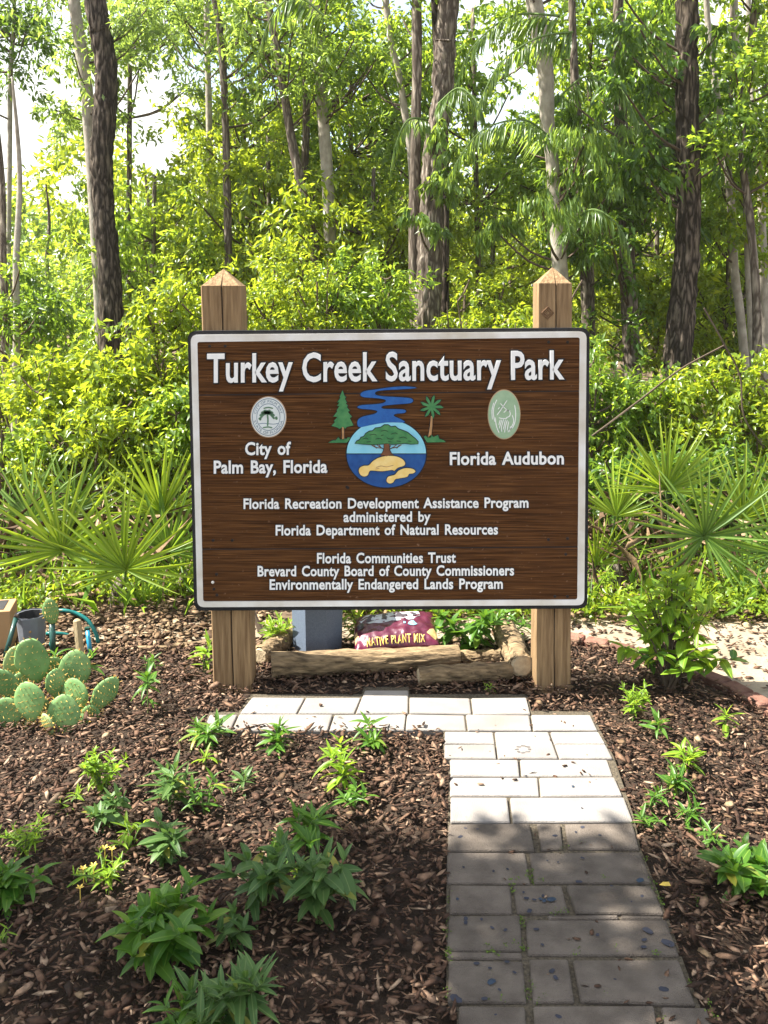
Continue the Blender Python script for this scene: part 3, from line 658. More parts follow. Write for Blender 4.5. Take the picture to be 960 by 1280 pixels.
painted('manatee', [(470, 728), (480, 706), (508, 697), (530, 690), (555, 662), (600, 645), (650, 649), (672, 666), (656, 680), (628, 684), (614, 704), (560, 715), (530, 722), (516, 744), (492, 751), (474, 741)], z2, M['yellow'], em, (.0115, 0), .6, 3, 'small yellow manatee')
b = MB()
for pl in [[(395, 640), (430, 628), (470, 634), (520, 622)], [(390, 650), (420, 644)]]: stroke(b, [z2(*q) for q in pl], .7, .0165, .0195)
b.build('manatee_strokes', M['trunkpaint'], em)
painted('grass_tuft', [(62, 468), (85, 455), (100, 450), (108, 455), (130, 430), (145, 446), (175, 436), (186, 444), (196, 430), (215, 432), (205, 450), (190, 467)], z2, M['green'], sign, (.005, 0), .8)
painted('pine_stem', [(156, 355), (170, 355), (172, 446), (156, 446)], z2, M['trunkpaint'], sign, (.005, .0), .7)
painted('pine_emblem', [(160, 98), (172, 135), (184, 147), (176, 158), (191, 185), (181, 190), (197, 207), (190, 217), (211, 242), (196, 250), (226, 285), (210, 293), (237, 345), (213, 350), (190, 355), (180, 368), (160, 355), (140, 370), (125, 360), (84, 348), (110, 320), (99, 315), (125, 285), (95, 284), (125, 245), (119, 240), (140, 206), (120, 210), (140, 180), (121, 185), (146, 150), (140, 145)], z2, M['green'], sign, (.006, .001), .8, label='raised green pine tree emblem')
painted('grass_tuft', [(732, 425), (745, 418), (760, 432), (783, 410), (800, 428), (832, 414), (840, 440), (870, 450), (886, 463), (755, 465), (742, 445)], z2, M['green'], sign, (.005, 0), .8)
painted('palm_stem', [(781, 280), (794, 280), (792, 350), (783, 431), (762, 431), (776, 350)], z2, M['trunkpaint'], sign, (.005, 0), .7)
star = []
for k in range(9):
    t = -PI / 2 + .2 + 2 * PI * k / 9; R0 = 84; c0 = (787, 215)
    for a, r_ in ((-.35, 24), (-.17, 62), (0.03, R0), (.12, 68)): star.append((c0[0] + math.cos(t + a) * r_, c0[1] + math.sin(t + a) * r_))
painted('palm_emblem', star, z2, M['green'], sign, (.006, .001), .8, label='raised green palm tree emblem')
# city seal
def ell(c, rx, ry, n=40): return [(c[0] + rx * math.cos(t), c[1] + ry * math.sin(t)) for t in np.linspace(0, 2 * PI, n, False)]
sc = (336, 520.8); seal = relief('city_seal', ell(sc, 22.6, 25.8), .005, .009, M['sealedge'], sign, 'round white city seal with a small palm tree')
relief('rim', ell(sc, 21.6, 24.7), .009, .0105, M['sealwhite'], seal); relief('ring', ell(sc, 20.3, 23.2), .0105, .0112, M['sealink'], seal); relief('band', ell(sc, 19.5, 22.4), .0112, .0120, M['sealwhite'], seal)
relief('ring', ell(sc, 14.8, 17.0), .0120, .0126, M['sealink'], seal); relief('field', ell(sc, 14.1, 16.2), .0126, .0132, M['sealwhite'], seal)
b = MB()
V0, F0 = text_mesh('CITY OF PALM BAY', .0); V0b, F0b = text_mesh('STATE OF FLORIDA', .0)
def arc_text(b, V, Fc, a0, a1, flip=1):
    x0, x1 = V[:, 0].min(), V[:, 0].max(); q = []
    for x, y in V:
        t = a0 + (a1 - a0) * (x - x0) / (x1 - x0); r = 1 + flip * (y / .7 - .5) * .17
        q.append((sc[0] + math.cos(t) * 17.2 * r, sc[1] + math.sin(t) * 19.7 * r))
    VV, FF = emboss(q, Fc, .012, .0128); b.add(VV, FF)
arc_text(b, V0, F0, -PI * .93, -PI * .07); b.build('ring_lettering', M['sealink'], seal); b = MB(); arc_text(b, V0b, F0b, PI * .93, PI * .07, -1); b.build('ring_lettering', M['sealink'], seal)
b = MB()
for k in range(9):
    t = -PI * 1.08 + PI * 1.16 * k / 8; e = (334.5 + math.cos(t) * 9.5, 518 + math.sin(t) * 8.5 + 3); stroke(b, [(334.5, 516), ((334.5 + e[0]) / 2, (516 + e[1]) / 2 - 1.8), e], 2.6, .0132, .0145)
stroke(b, [(334.7, 517), (335.5, 524), (335, 532)], 2.0, .0132, .0145); stroke(b, [(329, 534), (336, 533), (341, 534.2)], 1.6, .0132, .0145)
stroke(b, [(330, 510), (336, 508.6), (342, 510)], 1.6, .0132, .0145); stroke(b, [(324, 522), (327, 524.5)], 2.5, .0132, .0145); stroke(b, [(345.5, 520), (346.5, 524)], 3, .0132, .0145)
b.build('palm_print', M['sealgreen'], seal)
b = MB(); stroke(b, [(323.5, 529.5), (330, 528.5), (342, 529.5), (348.5, 528.5)], .8, .0132, .0138); b.build('shore_print', M['sealink'], seal)
# oval badge
oc = (629.7, 517.6); ov = relief('oval_badge', ell(oc, 20.6, 31.2), .005, .009, M['sealedge'], sign, 'pale green oval badge with white line drawing of a bird')
relief('field', ell(oc, 19.7, 30.0), .009, .012, M['sage'], ov)
b = MB()
for pl in [[(500, 352), (488, 380), (484, 410), (490, 450)], [(486, 365), (478, 400), (480, 440)], [(492, 430), (498, 470), (510, 500)], [(545, 355), (530, 378), (512, 405), (500, 420)], [(515, 368), (530, 385), (545, 398), (560, 402)], [(530, 410), (545, 398), (558, 408), (556, 425), (540, 432)],
           [(578, 375), (583, 410), (580, 450), (568, 480)], [(568, 420), (574, 450), (560, 480), (548, 496)], [(515, 440), (508, 465)], [(522, 440), (510, 480)], [(530, 438), (520, 475), (522, 495)], [(538, 440), (528, 485)], [(546, 442), (538, 470), (534, 498)], [(552, 448), (545, 490)], [(508, 432), (524, 436), (545, 436)], [(505, 395), (512, 385)], [(560, 470), (556, 495)]]:
    stroke(b, [z3(*q) for q in pl], .95, .012, .0135)
b.build('bird_drawing', M['white'], ov)

# posts: square timber with a pointed cap and a drying crack down the front
def post(foot_l, foot_r, top_l, top_r, peak, crack, label):
    """px traces of front face; extends back 0.14 m"""
    yf = YS + .040; fl = P(*foot_l, yf); fr = P(*foot_r, yf); tl = P(*top_l, yf); tr_ = P(*top_r, yf); pk = P(*peak, yf)
    b = MB(); dep = (tr_ - tl).length * .94; prof = []
    cw = .024
    def ring(l, r, shrink=0.0, z=None):
        out = []; w_ = r - l
        cs = [(.0, .05), (.03, .0), (crack - cw, 0), (crack, .07), (crack + cw, 0), (.97, 0), (1, .05), (1, .95), (.97, 1), (.03, 1), (0, .95)]
        for u, v in cs:
            uu = .5 + (u - .5) * (1 - shrink); vv = .5 + (v - .5) * (1 - shrink)
            out.append(l + w_ * uu + Vector((0, dep * vv, 0)) + (Vector((0, 0, z)) if z else Vector()))
        return out
    nseg = 14; rings = []
    fl.z = fr.z = -.06
    for i in range(nseg + 1):
        t = i / nseg; l = fl.lerp(tl, t); r = fr.lerp(tr_, t); cc = crack
        crack_ = crack + .012 * noise.noise(Vector((i * .6, 3, crack * 9))); old = crack; crack = crack_; rings.append(ring(l, r)); crack = old
    hz = pk.z - (tl.z + tr_.z) / 2
    for s_, z_ in ((.06, .02), (.5, .5), (.97, 1)): rings.append(ring(tl, tr_, s_, hz * z_))
    n = 11; V = [v for r in rings for v in r]; Fc = []
    for i in range(len(rings) - 1):
        for k in range(n): Fc.append((i * n + k, i * n + (k + 1) % n, (i + 1) * n + (k + 1) % n, (i + 1) * n + k))
    Fc.append(tuple((len(rings) - 1) * n + k for k in range(n))); b.add(V, Fc)
    o = b.build('post', M['post'], sign, label=label)
    b = MB()
    for i in range(nseg + 3):
        u = crack; a = rings[i][2], rings[i][4]; c = rings[min(i + 1, len(rings) - 1)]
        k = .35
        q = [rings[i][2].lerp(rings[i][4], .25), rings[i][2].lerp(rings[i][4], .75), c[2].lerp(c[4], .75), c[2].lerp(c[4], .25)]
        b.add([v + Vector((0, .004, 0)) for v in q], [(0, 1, 2, 3)])
    b.build('crack', M['crack'], o)
    return o
post((267, 865), (315, 865), (250.5, 357), (301, 357), (275, 336), .52, 'left wooden post, cracked down the middle')
rp = post((669.5, 858), (714, 858), (672.5, 354), (715.5, 354), (693, 334), .53, 'right wooden post with a dark diamond knot near its top')
b = MB(); kc = P(684.5, 391, YS + .0385)
for s_ in (1.0, .55):
    for k in range(4):
        a = Vector([(1, 0), (0, 1), (-1, 0), (0, -1)][k][0:1] + (0,) + [(1, 0), (0, 1), (-1, 0), (0, -1)][k][1:2]); c = Vector([(1, 0), (0, 1), (-1, 0), (0, -1)][(k + 1) % 4][0:1] + (0,) + [(1, 0), (0, 1), (-1, 0), (0, -1)][(k + 1) % 4][1:2])
        b.tube([kc + a * .022 * s_, kc + c * .022 * s_], .0025, 5)
b.build('knot', M['knot'], rp)

# ================================================================== THINGS UNDER AND AROUND THE SIGN
def log(name, label, A, B, ra, rb, seed):
    A = Vector(A); B = Vector(B); L = (B - A).length; n = 40
    o = empty(name, ((A + B) / 2)[:2] + (0,), label, 'log', 'logs edging the bed under the sign')
    pts = [A.lerp(B, i / n) + Vector((0, 0, .006 * noise.noise(Vector((i * .17, seed, 0))))) for i in range(n + 1)]; rs = [ra + (rb - ra) * i / n for i in range(n + 1)]
    rs = [r * (1 + .07 * noise.noise(Vector((i * .25, seed, 5)))) for i, r in enumerate(rs)]
    b = MB(); b.tube(pts, rs, 44, cap=False, rough=.10, seed=seed); ax = (B - A).normalized(); bk = b.build('bark', M['log'], o, smooth=True)
    for v in bk.data.vertices:
        p = v.co + Vector(o.location); al = (p - A).dot(ax); rd = p - A - ax * al; th = math.atan2(rd.z, rd.y); q = noise.noise(Vector((math.cos(th) * 5, math.sin(th) * 5, al * 3 + seed))); v.co += rd.normalized() * (-.006 * (abs(q) < .07) + .003 * noise.noise(Vector((math.cos(th) * 9, math.sin(th) * 9, al * 14))))
    for e, (p, r, s) in enumerate(((A, ra, 1), (B, rb, -1))):
        d = (B - A).normalized() * s; b = MB(); b.tube([p - d * .001, p + d * .006, p + d * .007], [r * .7, r * .93, r * .9], 16, rough=.05, seed=seed)
        b.build('cut_end', M['logend'], o)
    return o
r1 = .045
g1 = G(338, 852); g2 = G(575, 842)
log('log', 'long weathered log lying under the sign in front of the blue grey planter', (g1.x, g1.y + r1, r1), (g2.x, g2.y + r1 + .02, r1), .05, .042, 1)
g1 = G(523, 861); g2 = G(640, 854)
log('log', 'shorter pale log in front, at the right end of the long log', (g1.x, g1.y + .04, .032), (g2.x, g2.y + .04, .036), .036, .034, 2)
g1 = G(658, 850); g2 = G(634, 822)
log('log', 'short thick log pointing at the viewer beside the right sign post', (P(653, 838, 3.44).x, 3.44, .058), (P(630, 800, 3.80).x, 3.80, .066), .050, .052, 3)
log('log', 'log running back diagonally behind the left sign post', (P(325, 842, 3.58).x, 3.58, .04), (P(366, 812, 3.80).x, 3.80, .05), .04, .036, 4)
g1 = G(575, 830); g2 = G(660, 828)
log('log', 'thin half buried log behind the shorter pale log', (g1.x, g1.y, .022), (g2.x, g2.y + .02, .022), .03, .03, 5)

# blue grey octagonal planter behind the sign
def frustum(name, c, r0, r1, h, n, m, parent, rot=0, wall=.008, inner=None, label=None):
    b = MB(); c = Vector(c); R4 = []
    for r, z in ((r0, 0), (r1, h), (r1 - wall, h), (r0 - wall, .02)):
        R4.append([c + Vector((math.cos(rot + 2 * PI * k / n) * r, math.sin(rot + 2 * PI * k / n) * r, z)) for k in range(n)])
    V = [v for r in R4 for v in r]
    for i in range(3):
        b.add([], []); 
    Fc = [(i * n + k, i * n + (k + 1) % n, (i + 1) * n + (k + 1) % n, (i + 1) * n + k) for i in range(3) for k in range(n)]
    Fc.append(tuple(range(3 * n, 4 * n))); Fc.append(tuple(range(n))[::-1]); b.add(V, Fc)
    b.m = [0] * (2 * n) + [1] * n + [1, 0]
    return b.build(name, [m, inner or m], parent, label=label)
pc = P(397, 824, 3.74); pl = empty('planter', (pc.x, 3.76, 0), 'tall blue grey octagonal planter behind the sign', 'planter')
frustum('body', (pc.x, 3.76, 0), .108, .118, .42, 8, M['planter'], pl, PI / 8, .012, M['potin'])
b = MB()
for k in range(8):
    t = PI / 8 + 2 * PI * k / 8; t2 = t + 2 * PI / 8
    b.add([(pc.x + math.cos(a) * r, 3.76 + math.sin(a) * r, z) for a, r, z in ((t, .126, .42), (t2, .126, .42), (t2, .126, .44), (t, .126, .44), (t, .104, .44), (t2, .104, .44), (t, .104, .42), (t2, .104, .42))], [(0, 1, 2, 3), (3, 2, 5, 4), (4, 5, 7, 6), (6, 7, 1, 0)])
b.build('rim', M['planter'], pl)

# bag of plant mix lying on the long log
bx = P(494, 800, 3.68); bag = empty('soil_bag', (bx.x, 3.68, 0), 'maroon plastic bag of native plant mix lying behind the long log', 'soil bag')
BW, BD, BH = .178, .13, .050
bagR = Matrix.Rotation(rad(2), 3, 'Z') @ Matrix.Rotation(rad(-4), 3, 'Y') @ Matrix.Rotation(rad(9), 3, 'X'); bagC = Vector((bx.x, 3.71, .094))
def bagpt(u, v, side, off=0):
    """u across -1..1, v front -1 .. back 1; pillow"""
    e = max(0, (1 - abs(u) ** 3.2)) ** .55 * max(0, (1 - abs(v) ** 2.6)) ** .55
    wr = 1 + .10 * noise.noise(Vector((u * 2.5, v * 2.5, side * 3))) ; pinch = 1 - .10 * (1 - abs(u)) * abs(v) ** 3
    cx = u * BW * (1 - .05 * (1 - e)) ; cy = v * BD * pinch; cz = side * BH * e * wr + .007 * noise.noise(Vector((u * 7, v * 5, 9)))
    return bagC + bagR @ Vector((cx, cy, cz + off))
def bagpatch(b, u0, u1, v0, v1, off, nu=24, nv=12, side=1, mi=0):
    V = []; Fc = []
    for j in range(nv + 1):
        for i in range(nu + 1): V.append(bagpt(u0 + (u1 - u0) * i / nu, v0 + (v1 - v0) * j / nv, side, off * side))
    for j in range(nv):
        for i in range(nu): a = j * (nu + 1) + i; Fc.append((a, a + 1, a + nu + 2, a + nu + 1))
    b.add(V, Fc, mi)
b = MB(); bagpatch(b, -1, 1, -1, 1, 0, 48, 36, 1); bagpatch(b, -1, 1, -1, 1, 0, 48, 36, -1); b.build('bag_body', M['bag'], bag, smooth=True)
def bagshape(name, polys, m, off):
    b = MB()
    for poly in polys:
        # fan of small quads is not needed: shapes are small; subdivide edges
        c = np.mean(np.array(poly), 0); pts = []
        for i in range(len(poly)):
            a, d_ = np.array(poly[i - 1], float), np.array(poly[i], float)
            for k in range(4): pts.append(a + (d_ - a) * k / 4)
        rings = []
        for s_ in (1, .66, .33): rings.append([bagpt(*(c + (p - c) * s_), 1, off) for p in pts])
        n = len(pts); V = [v for r in rings for v in r] + [bagpt(*c, 1, off)]
        Fc = [(i * n + k, i * n + (k + 1) % n, (i + 1) * n + (k + 1) % n, (i + 1) * n + k) for i in range(2) for k in range(n)] + [(2 * n + k, 2 * n + (k + 1) % n, 3 * n) for k in range(n)]
        b.add(V, Fc)
    return b.build(name, m, bag, smooth=True)
bagshape('silver_print', [[(-.55, .0), (-.3, -.05), (0, .0), (.45, .05), (.62, .3), (.60, .85), (-.5, .85), (-.85, .4), (-.75, .15)]], M['baggrey'], .0012)
bagshape('gold_print', [[(-.97, -.8), (-.86, -.55), (-.92, -.2), (-.985, -.3)], [(.72, -.62), (.9, -.35), (.985, -.6), (.93, -.85), (.82, -.8)]], M['bagtan'], .0014)
bagshape('dark_print', [[(-.66, .12), (-.5, .1), (-.42, .5), (-.58, .6)], [(-.3, .15), (-.18, .1), (-.12, .6), (-.26, .6)], [(.0, .2), (.28, .15), (.34, .55), (.06, .6)], [(-.88, -.25), (-.72, -.1), (-.76, .25), (-.9, .1)], [(.40, .25), (.52, .22), (.56, .6), (.44, .6)]], M['bagdark'], .0024)
bagshape('blue_print', [[(.30, -.30), (.44, -.34), (.52, -.22), (.44, -.1), (.34, -.14)], [(.2, -.25), (.25, -.27), (.26, -.15), (.21, -.14)]], M['bagblue'], .0026)
V0, F0 = text_mesh('NATIVE PLANT MIX', .012, 1.2, 1.14); x0, x1 = V0[:, 0].min(), V0[:, 0].max(); b = MB()
def bagtext(u, h):
    lo, hi = bagpt(u, -.985, 1), bagpt(u, -.70, 1); n_ = (hi - lo).cross(Vector((1, 0, 0))).normalized(); n_ = n_ if n_.y < 0 else -n_
    return lo.lerp(hi, .12 + .8 * h) + n_ * (.004 + .008 * math.sin(PI * min(1, max(0, h))))
V = [bagtext(-.70 + 1.37 * (x - x0) / (x1 - x0), y / .72) for x, y in V0]
b.add(V, F0); b.build('lettering', M['bagyellow'], bag, label='yellow lettering reading NATIVE PLANT MIX')

# left corner: box, pot, hose, stake
bc = G(2, 822, 0); bx_ = empty('cardboard_box', (bc.x - .05, 3.75, 0), 'plain tan cardboard box at the left edge behind the cactus', 'box')
b = MB(); Rb = Matrix.Rotation(rad(12), 3, 'Z'); b.box((bc.x - .115, 3.80, .085), (.11, .08, .085), Rb, .002); b.build('box_body', M['card'], bx_)
b = MB(); b.box((bc.x - .115, 3.80, .171), (.08, .06, .0015), Rb); b.build('flap', M['potin'], bx_)
hc = P(41, 826, 3.72); pt = empty('plant_pot', (hc.x, 3.72, 0), 'empty grey ribbed plastic pot behind the cactus', 'plant pot')
o = frustum('pot_body', (hc.x, 3.72, 0), .046, .062, .165, 12, M['pot'], pt, PI / 12, .004, M['potin'])
b = MB(); b.tube([(hc.x, 3.72, .160), (hc.x, 3.72, .168)], [.0665, .0665], 24, cap=False); b.tube([(hc.x + .016, 3.72 - .055, .11), (hc.x + .016, 3.72 - .060, .11)], .005, 8, mi=1); b.build('rim', [M['pot'], M['card']], pt, smooth=True)
hz = empty('garden_hose', tuple(P(100, 800, 3.8)[:2]) + (0,), 'green garden hose looping over the ground behind the pot', 'hose')
b = MB(); pts = [P(48, 768, 3.86), P(60, 766, 3.85), P(78, 763, 3.84), P(96, 767, 3.84), P(110, 776, 3.83), P(119, 790, 3.82), P(123, 803, 3.82), P(126, 814, 3.84)]
b.tube(spline([tuple(p) for p in pts], 5), .0085, 8); pts = [P(58, 792, 3.9), P(78, 792, 3.9), P(100, 800, 3.92), P(130, 812, 3.95)]; b.tube(spline([tuple(p) for p in pts], 4), .008, 8)
pts = [P(60, 806, 3.86), P(75, 806, 3.85), P(92, 810, 3.84)]; b.tube(spline([tuple(p) for p in pts], 4), .008, 8); b.build('hose_loop', M['hose'], hz, smooth=True)
wnd = empty('spray_wand', tuple(P(113, 818, 3.66)[:2]) + (0,), 'blue plastic spray wand standing right of the pale stake', 'spray wand')
b = MB(); p0, p1 = P(109, 786, 3.68), P(114, 824, 3.64); b.tube([p0, p1], .0095, 10); b.build('tube', M['hoseblue'], wnd, smooth=True); b = MB(); b.tube([p0 + Vector((0, 0, .006)), p0 - Vector((0, 0, .008))], [.0115, .0115], 10); b.tube([p1 + Vector((0, 0, .03)), p1 - Vector((0, 0, .03))], .0115, 10); b.build('collar', M['greenblack'], wnd)
stk = empty('wooden_stake', tuple(P(98, 820, 3.62)[:2]) + (0,), 'short pale wooden stake standing between pot and blue wand', 'stake')
b = MB(); p0, p1 = P(96, 776, 3.64), P(101, 826, 3.62); d = (p0 - p1); b.tube([p1 - Vector((0, 0, .04)), p1, p1.lerp(p0, .5), p0, p0 + d.normalized() * .008], [.017, .0175, .0165, .016, .006], 7, rough=.15); b.build('stake_body', M['stake'], stk)
tl_ = empty('tool_handle', tuple(P(12, 822, 3.6)[:2]) + (0,), 'dark green tool handle leaning on the cardboard box', 'tool handle')
b = MB(); p0, p1 = P(20, 772, 3.66), P(6, 822, 3.58); b.tube([p1, p0], .010, 8); b.build('handle', M['greenblack'], tl_, smooth=True); b = MB(); b.tube([p0, p0 + (p0 - p1).normalized() * .014], [.0115, .009], 8); b.build('grip', M['bark'], tl_, smooth=True)
stn = empty('cut_cane', tuple(P(64, 822, 3.6)[:2]) + (0,), 'banded green cane supporting a single cactus pad', 'cane')
b = MB(); b.tube([P(67, 826, 3.62), P(65, 780, 3.64)], .0125, 10); b.build('cane', M['greenblack'], stn, smooth=True)
b = MB()
for y_ in (788, 803): b.tube([P(65.5, y_, 3.637), P(65.5, y_ + 4, 3.637)], .0132, 10)
b.build('band', M['hose'], stn, smooth=True)
dk = empty('fallen_branch', tuple(G(330, 822)[:2]) + (0,), 'dark broken branch leaning behind the left sign post', 'branch')
b = MB(); b.tube([G(340, 836) + Vector((0, .25, 0)), P(327, 790, 3.9), P(312, 757, 3.95)], [.016, .014, .012], 8, rough=.2); b.build('stick', M['twig'], dk)

# ================================================================== PRICKLY PEAR
cac = empty('prickly_pear', G(70, 918), 'spiny green prickly pear cactus with many flat pads at the left edge', 'cactus')
def pad(px, py, Y, rx, ry, ang, m, yaw=0, parent=cac, name='pad', sp_=True):
    s = Y / F; rx *= s * 1.24; ry *= s * 1.2; c = P(px, py, Y); A = rad(ang); th = .0085; ns = random.random() * 50
    R = Matrix.Rotation(rad(yaw), 3, 'Z') @ Matrix.Rotation(A, 3, 'Y') @ Matrix.Rotation(rad(random.uniform(-12, 12)), 3, 'X'); V = []; Fc = []
    nu, nv = 20, 8
    for j in range(nv + 1):
        ph = -PI / 2 + PI * j / nv
        for k in range(nu):
            t = 2 * PI * k / nu; r = math.cos(ph) ** .75 if abs(math.cos(ph)) > 1e-6 else 0
            q = 1 + .09 * noise.noise(Vector((math.cos(t) * 1.4 + ns, math.sin(t) * 1.4, 0))); x = r * math.cos(t) * q; z = r * math.sin(t) * q; w_ = 1 - .34 * max(0, -z)
            V.append(c + R @ Vector((x * rx * w_, math.sin(ph) * th, z * ry)))
    for j in range(nv):
        for k in range(nu): Fc.append((j * nu + k, j * nu + (k + 1) % nu, (j + 1) * nu + (k + 1) % nu, (j + 1) * nu + k))
    o = obj(name, V, Fc, m, parent, smooth=True)
    if sp_:
        b = MB()
        spots = []
        for k in range(18): t = 2 * PI * k / 18; spots.append((math.cos(t) * .97, 0, math.sin(t) * .97, 1))
        q = 0
        for a in np.arange(-.8, .81, .3):
            for b2 in np.arange(-.8, .81, .3):
                a2 = a + (.15 if q % 2 else 0)
                if a2 * a2 + b2 * b2 < .75: spots.append((a2 + random.uniform(-.03, .03), -1, b2 + random.uniform(-.03, .03), 0))
                q += 1
        for x, f, z, rim in spots:
            w_ = 1 - .34 * max(0, -z); dome = math.sqrt(max(0, 1 - (x * x + z * z) ** 1.3)) if not rim else 0
            p = Vector((x * rx * w_, -th * dome, z * ry)); nd = Vector((x, 0, z)) if rim else Vector((random.uniform(-.4, .4), -1, random.uniform(-.2, .5)))
            for _ in range(2 if rim else 1):
                d = (nd.normalized() + Vector((random.uniform(-.35, .35), random.uniform(-.5, .2), random.uniform(-.35, .35)))).normalized() * random.uniform(.008, .016)
                b.tube([c + R @ p, c + R @ (p + d)], [.0015, .0005], 3, cap=False)
            if not rim: b.tube([c + R @ p, c + R @ (p + Vector((0, -.0016, 0)))], [.0015, .0009], 5)
        b.build('spines', M['spine'], o, kind='stuff')
    return o
for a in [(19, 831, 3.26, 12, 23, 8, 'padyoung', 20), (40.6, 826.5, 3.20, 18, 27, -8, 'pad', 8), (7, 856, 3.16, 16, 20, -10, 'pad', -10), (11, 892, 3.08, 19, 19, 20, 'pad', 5), (37, 877, 3.06, 17, 22, -12, 'pad', -5), (65, 835, 3.30, 12, 14, -5, 'pad', 25),
          (93.5, 839, 3.26, 17.5, 22, 4, 'pad', 12), (70, 855, 3.18, 11, 17, -8, 'pad', 40), (93, 871, 3.16, 17, 21, 8, 'pad', -20), (80, 894, 3.06, 17, 22, -5, 'pad', 8), (130, 868, 3.14, 12, 24, 33, 'pad', 15), (113, 893, 3.14, 10, 12, 28, 'pad', 10), (60, 905, 3.02, 8, 13, -24, 'padyoung', -30),
          (37, 908, 3.08, 6, 11, 12, 'padyoung', 0), (98, 905, 3.12, 12, 14, 5, 'pad', -15), (53, 890, 3.16, 8, 16, 5, 'pad', 30), (24, 862, 3.2, 10, 18, 0, 'pad', 30), (85, 908, 3.12, 9, 14, 0, 'padyoung', 10)]:
    pad(*a[:6], M[a[6]], a[7])
sc_ = empty('small_cactus', tuple(P(64, 760, 3.66)[:2]) + (0,), 'single upright cactus pad on top of the banded green cane', 'cactus'); pad(63.5, 765, 3.64, 8.5, 15, -6, M['pad'], 10, sc_)

# ================================================================== GARDEN PLANTS: every leaf its own object
def leafmesh(name, m, wid, curve, n=5, fold=.22, shape='lance'):
    V = []; Fc = []
    for i in range(n + 1):
        t = i / n; x = (1 - math.cos(curve * t)) if curve else 0
        w_ = wid * (math.sin(PI * min(1, t ** .8 * .96 + .04)) ** .8) * .5 if shape == 'lance' else wid * .5 * math.sin(PI * (t ** .72)) ** .6
        if i == n: w_ = .001
        if i == 0: w_ = wid * .06
        yy = t * (1 - .25 * curve * t * .5); zz = -curve * t * t * .45
        V += [(-w_, yy, zz + w_ * fold * 2), (0, yy, zz), (w_, yy, zz + w_ * fold * 2)]
    for i in range(n):
        a = i * 3; Fc += [(a, a + 1, a + 4, a + 3), (a + 1, a + 2, a + 5, a + 4)]
    return mesh_from(name, V, Fc, m, smooth=True)
LM = {}
for key in ('plant', 'plantlime', 'plantgrey'):
    LM[key] = [leafmesh('leaf', LF[key], w_, c_) for w_, c_ in ((.20, .25), (.24, .7), (.18, 1.1), (.22, .1), (.26, .5))]
    LM[key + '_broad'] = [leafmesh('leaf', LF[key], w_, c_, 6, .16, 'broad') for w_, c_ in ((.34, .35), (.40, .7), (.32, .1), (.37, 1.1))]
    LM[key + '_thin'] = [leafmesh('leaf', LF[key], w_, c_) for w_, c_ in ((.16, .3), (.18, .7), (.17, .1))]
def put_leaf(parent, loc, az, el, L, meshes, roll=0, wscale=1):
    o = bpy.data.objects.new('leaf', random.choice(meshes)); C.objects.link(o); o.parent = parent
    R = Matrix.Rotation(az, 3, 'Z') @ Matrix.Rotation(el, 3, 'X') @ Matrix.Rotation(roll, 3, 'Y')
    o.location = loc; o.rotation_euler = R.to_euler(); o.scale = (L * wscale * random.uniform(.75, 1.2), L, L); return o
def plant(px, py, wpx, hpx, nst, nlv, leafpx, key, label, group='young plants in the mulch', spread=.5, name='garden_plant', stem='stem', cat='plant', rosette=.55):
    """px,py: foot in the photo; w/h: size in px"""
    nlv = int(nlv * 1.1); leafpx *= 1.22; nst = nst + (nst > 1) + (nst > 3) * 2; b0 = G(px, py); s = b0.y / F * 1.03; o = empty(name, b0, label, cat, group); st = MB(); Wm, Hm, Lm = wpx * s * .5, hpx * s, leafpx * s
    for k in range(nst):
        az = random.uniform(0, 2 * PI); rr = 0 if nst == 1 else Wm * random.uniform(.25, .9) * (1 if spread else 0); hh = Hm * random.uniform(.55, 1.0) if nst > 1 else Hm * .85
        hh -= Lm * .25; hh = max(hh, Lm * .2)
        tip = Vector((math.cos(az) * rr, math.sin(az) * rr, hh)); mid = Vector((tip.x * .35, tip.y * .35, hh * .55)); root = Vector((math.cos(az) * rr * .15, math.sin(az) * rr * .15, -.01))
        pts = [Vector(p) for p in spline([tuple(root), tuple(mid), tuple(tip)], 5)]; st.tube([p + b0 for p in pts], [.0028 * (1 - .06 * i) for i in range(len(pts))], 5)
        base = random.uniform(0, 6)
        for i in range(nlv):
            t = (i + .5) / nlv; u = (1 - rosette) + rosette * t if i > nlv * .25 else .25 + .6 * random.random()
            f = min(len(pts) - 1.001, u * (len(pts) - 1)); p = pts[int(f)].lerp(pts[int(f) + 1], f - int(f))
            el = rad(-2 + 74 * t ** 1.6 + random.uniform(-20, 20)); L_ = Lm * (1.05 - .5 * t ** 2) * random.uniform(.5, 1.12)
            put_leaf(o, p, base + i * 2.4 + random.uniform(-.3, .3), el, L_, LM[key], random.uniform(-.3, .3))
    st.build(stem, M['stem'], o); return o
random.seed(21)
GP = 'leafy plants of the left mulch bed'
plant(185, 888, 52, 62, 1, 20, 26, 'plant', 'upright lance leaved plant right of the cactus', GP)
plant(256, 932, 58, 40, 2, 14, 28, 'plant', 'rosette plant just left of the paved strip, below the left post', GP)
plant(345, 942, 56, 36, 2, 13, 27, 'plant', 'rosette plant in front of the paved strip, second from the left', GP)
plant(466, 932, 52, 32, 2, 12, 26, 'plant', 'bright rosette plant against the paved strip near the path corner', GP)
plant(257, 960, 42, 26, 1, 11, 22, 'plantlime', 'small bright rosette directly below the leftmost strip rosette', GP)
plant(432, 985, 58, 62, 3, 12, 28, 'plantlime', 'bright tall plant left of the path above the dark bushy ones', GP)
plant(440, 1012, 46, 40, 2, 9, 24, 'plant', 'shaded lower shoot growing under the tall bright plant', GP)
plant(128, 990, 78, 56, 7, 16, 13, 'plantlime_broad', 'fine leaved yellow green mounded plant below the cactus', GP)
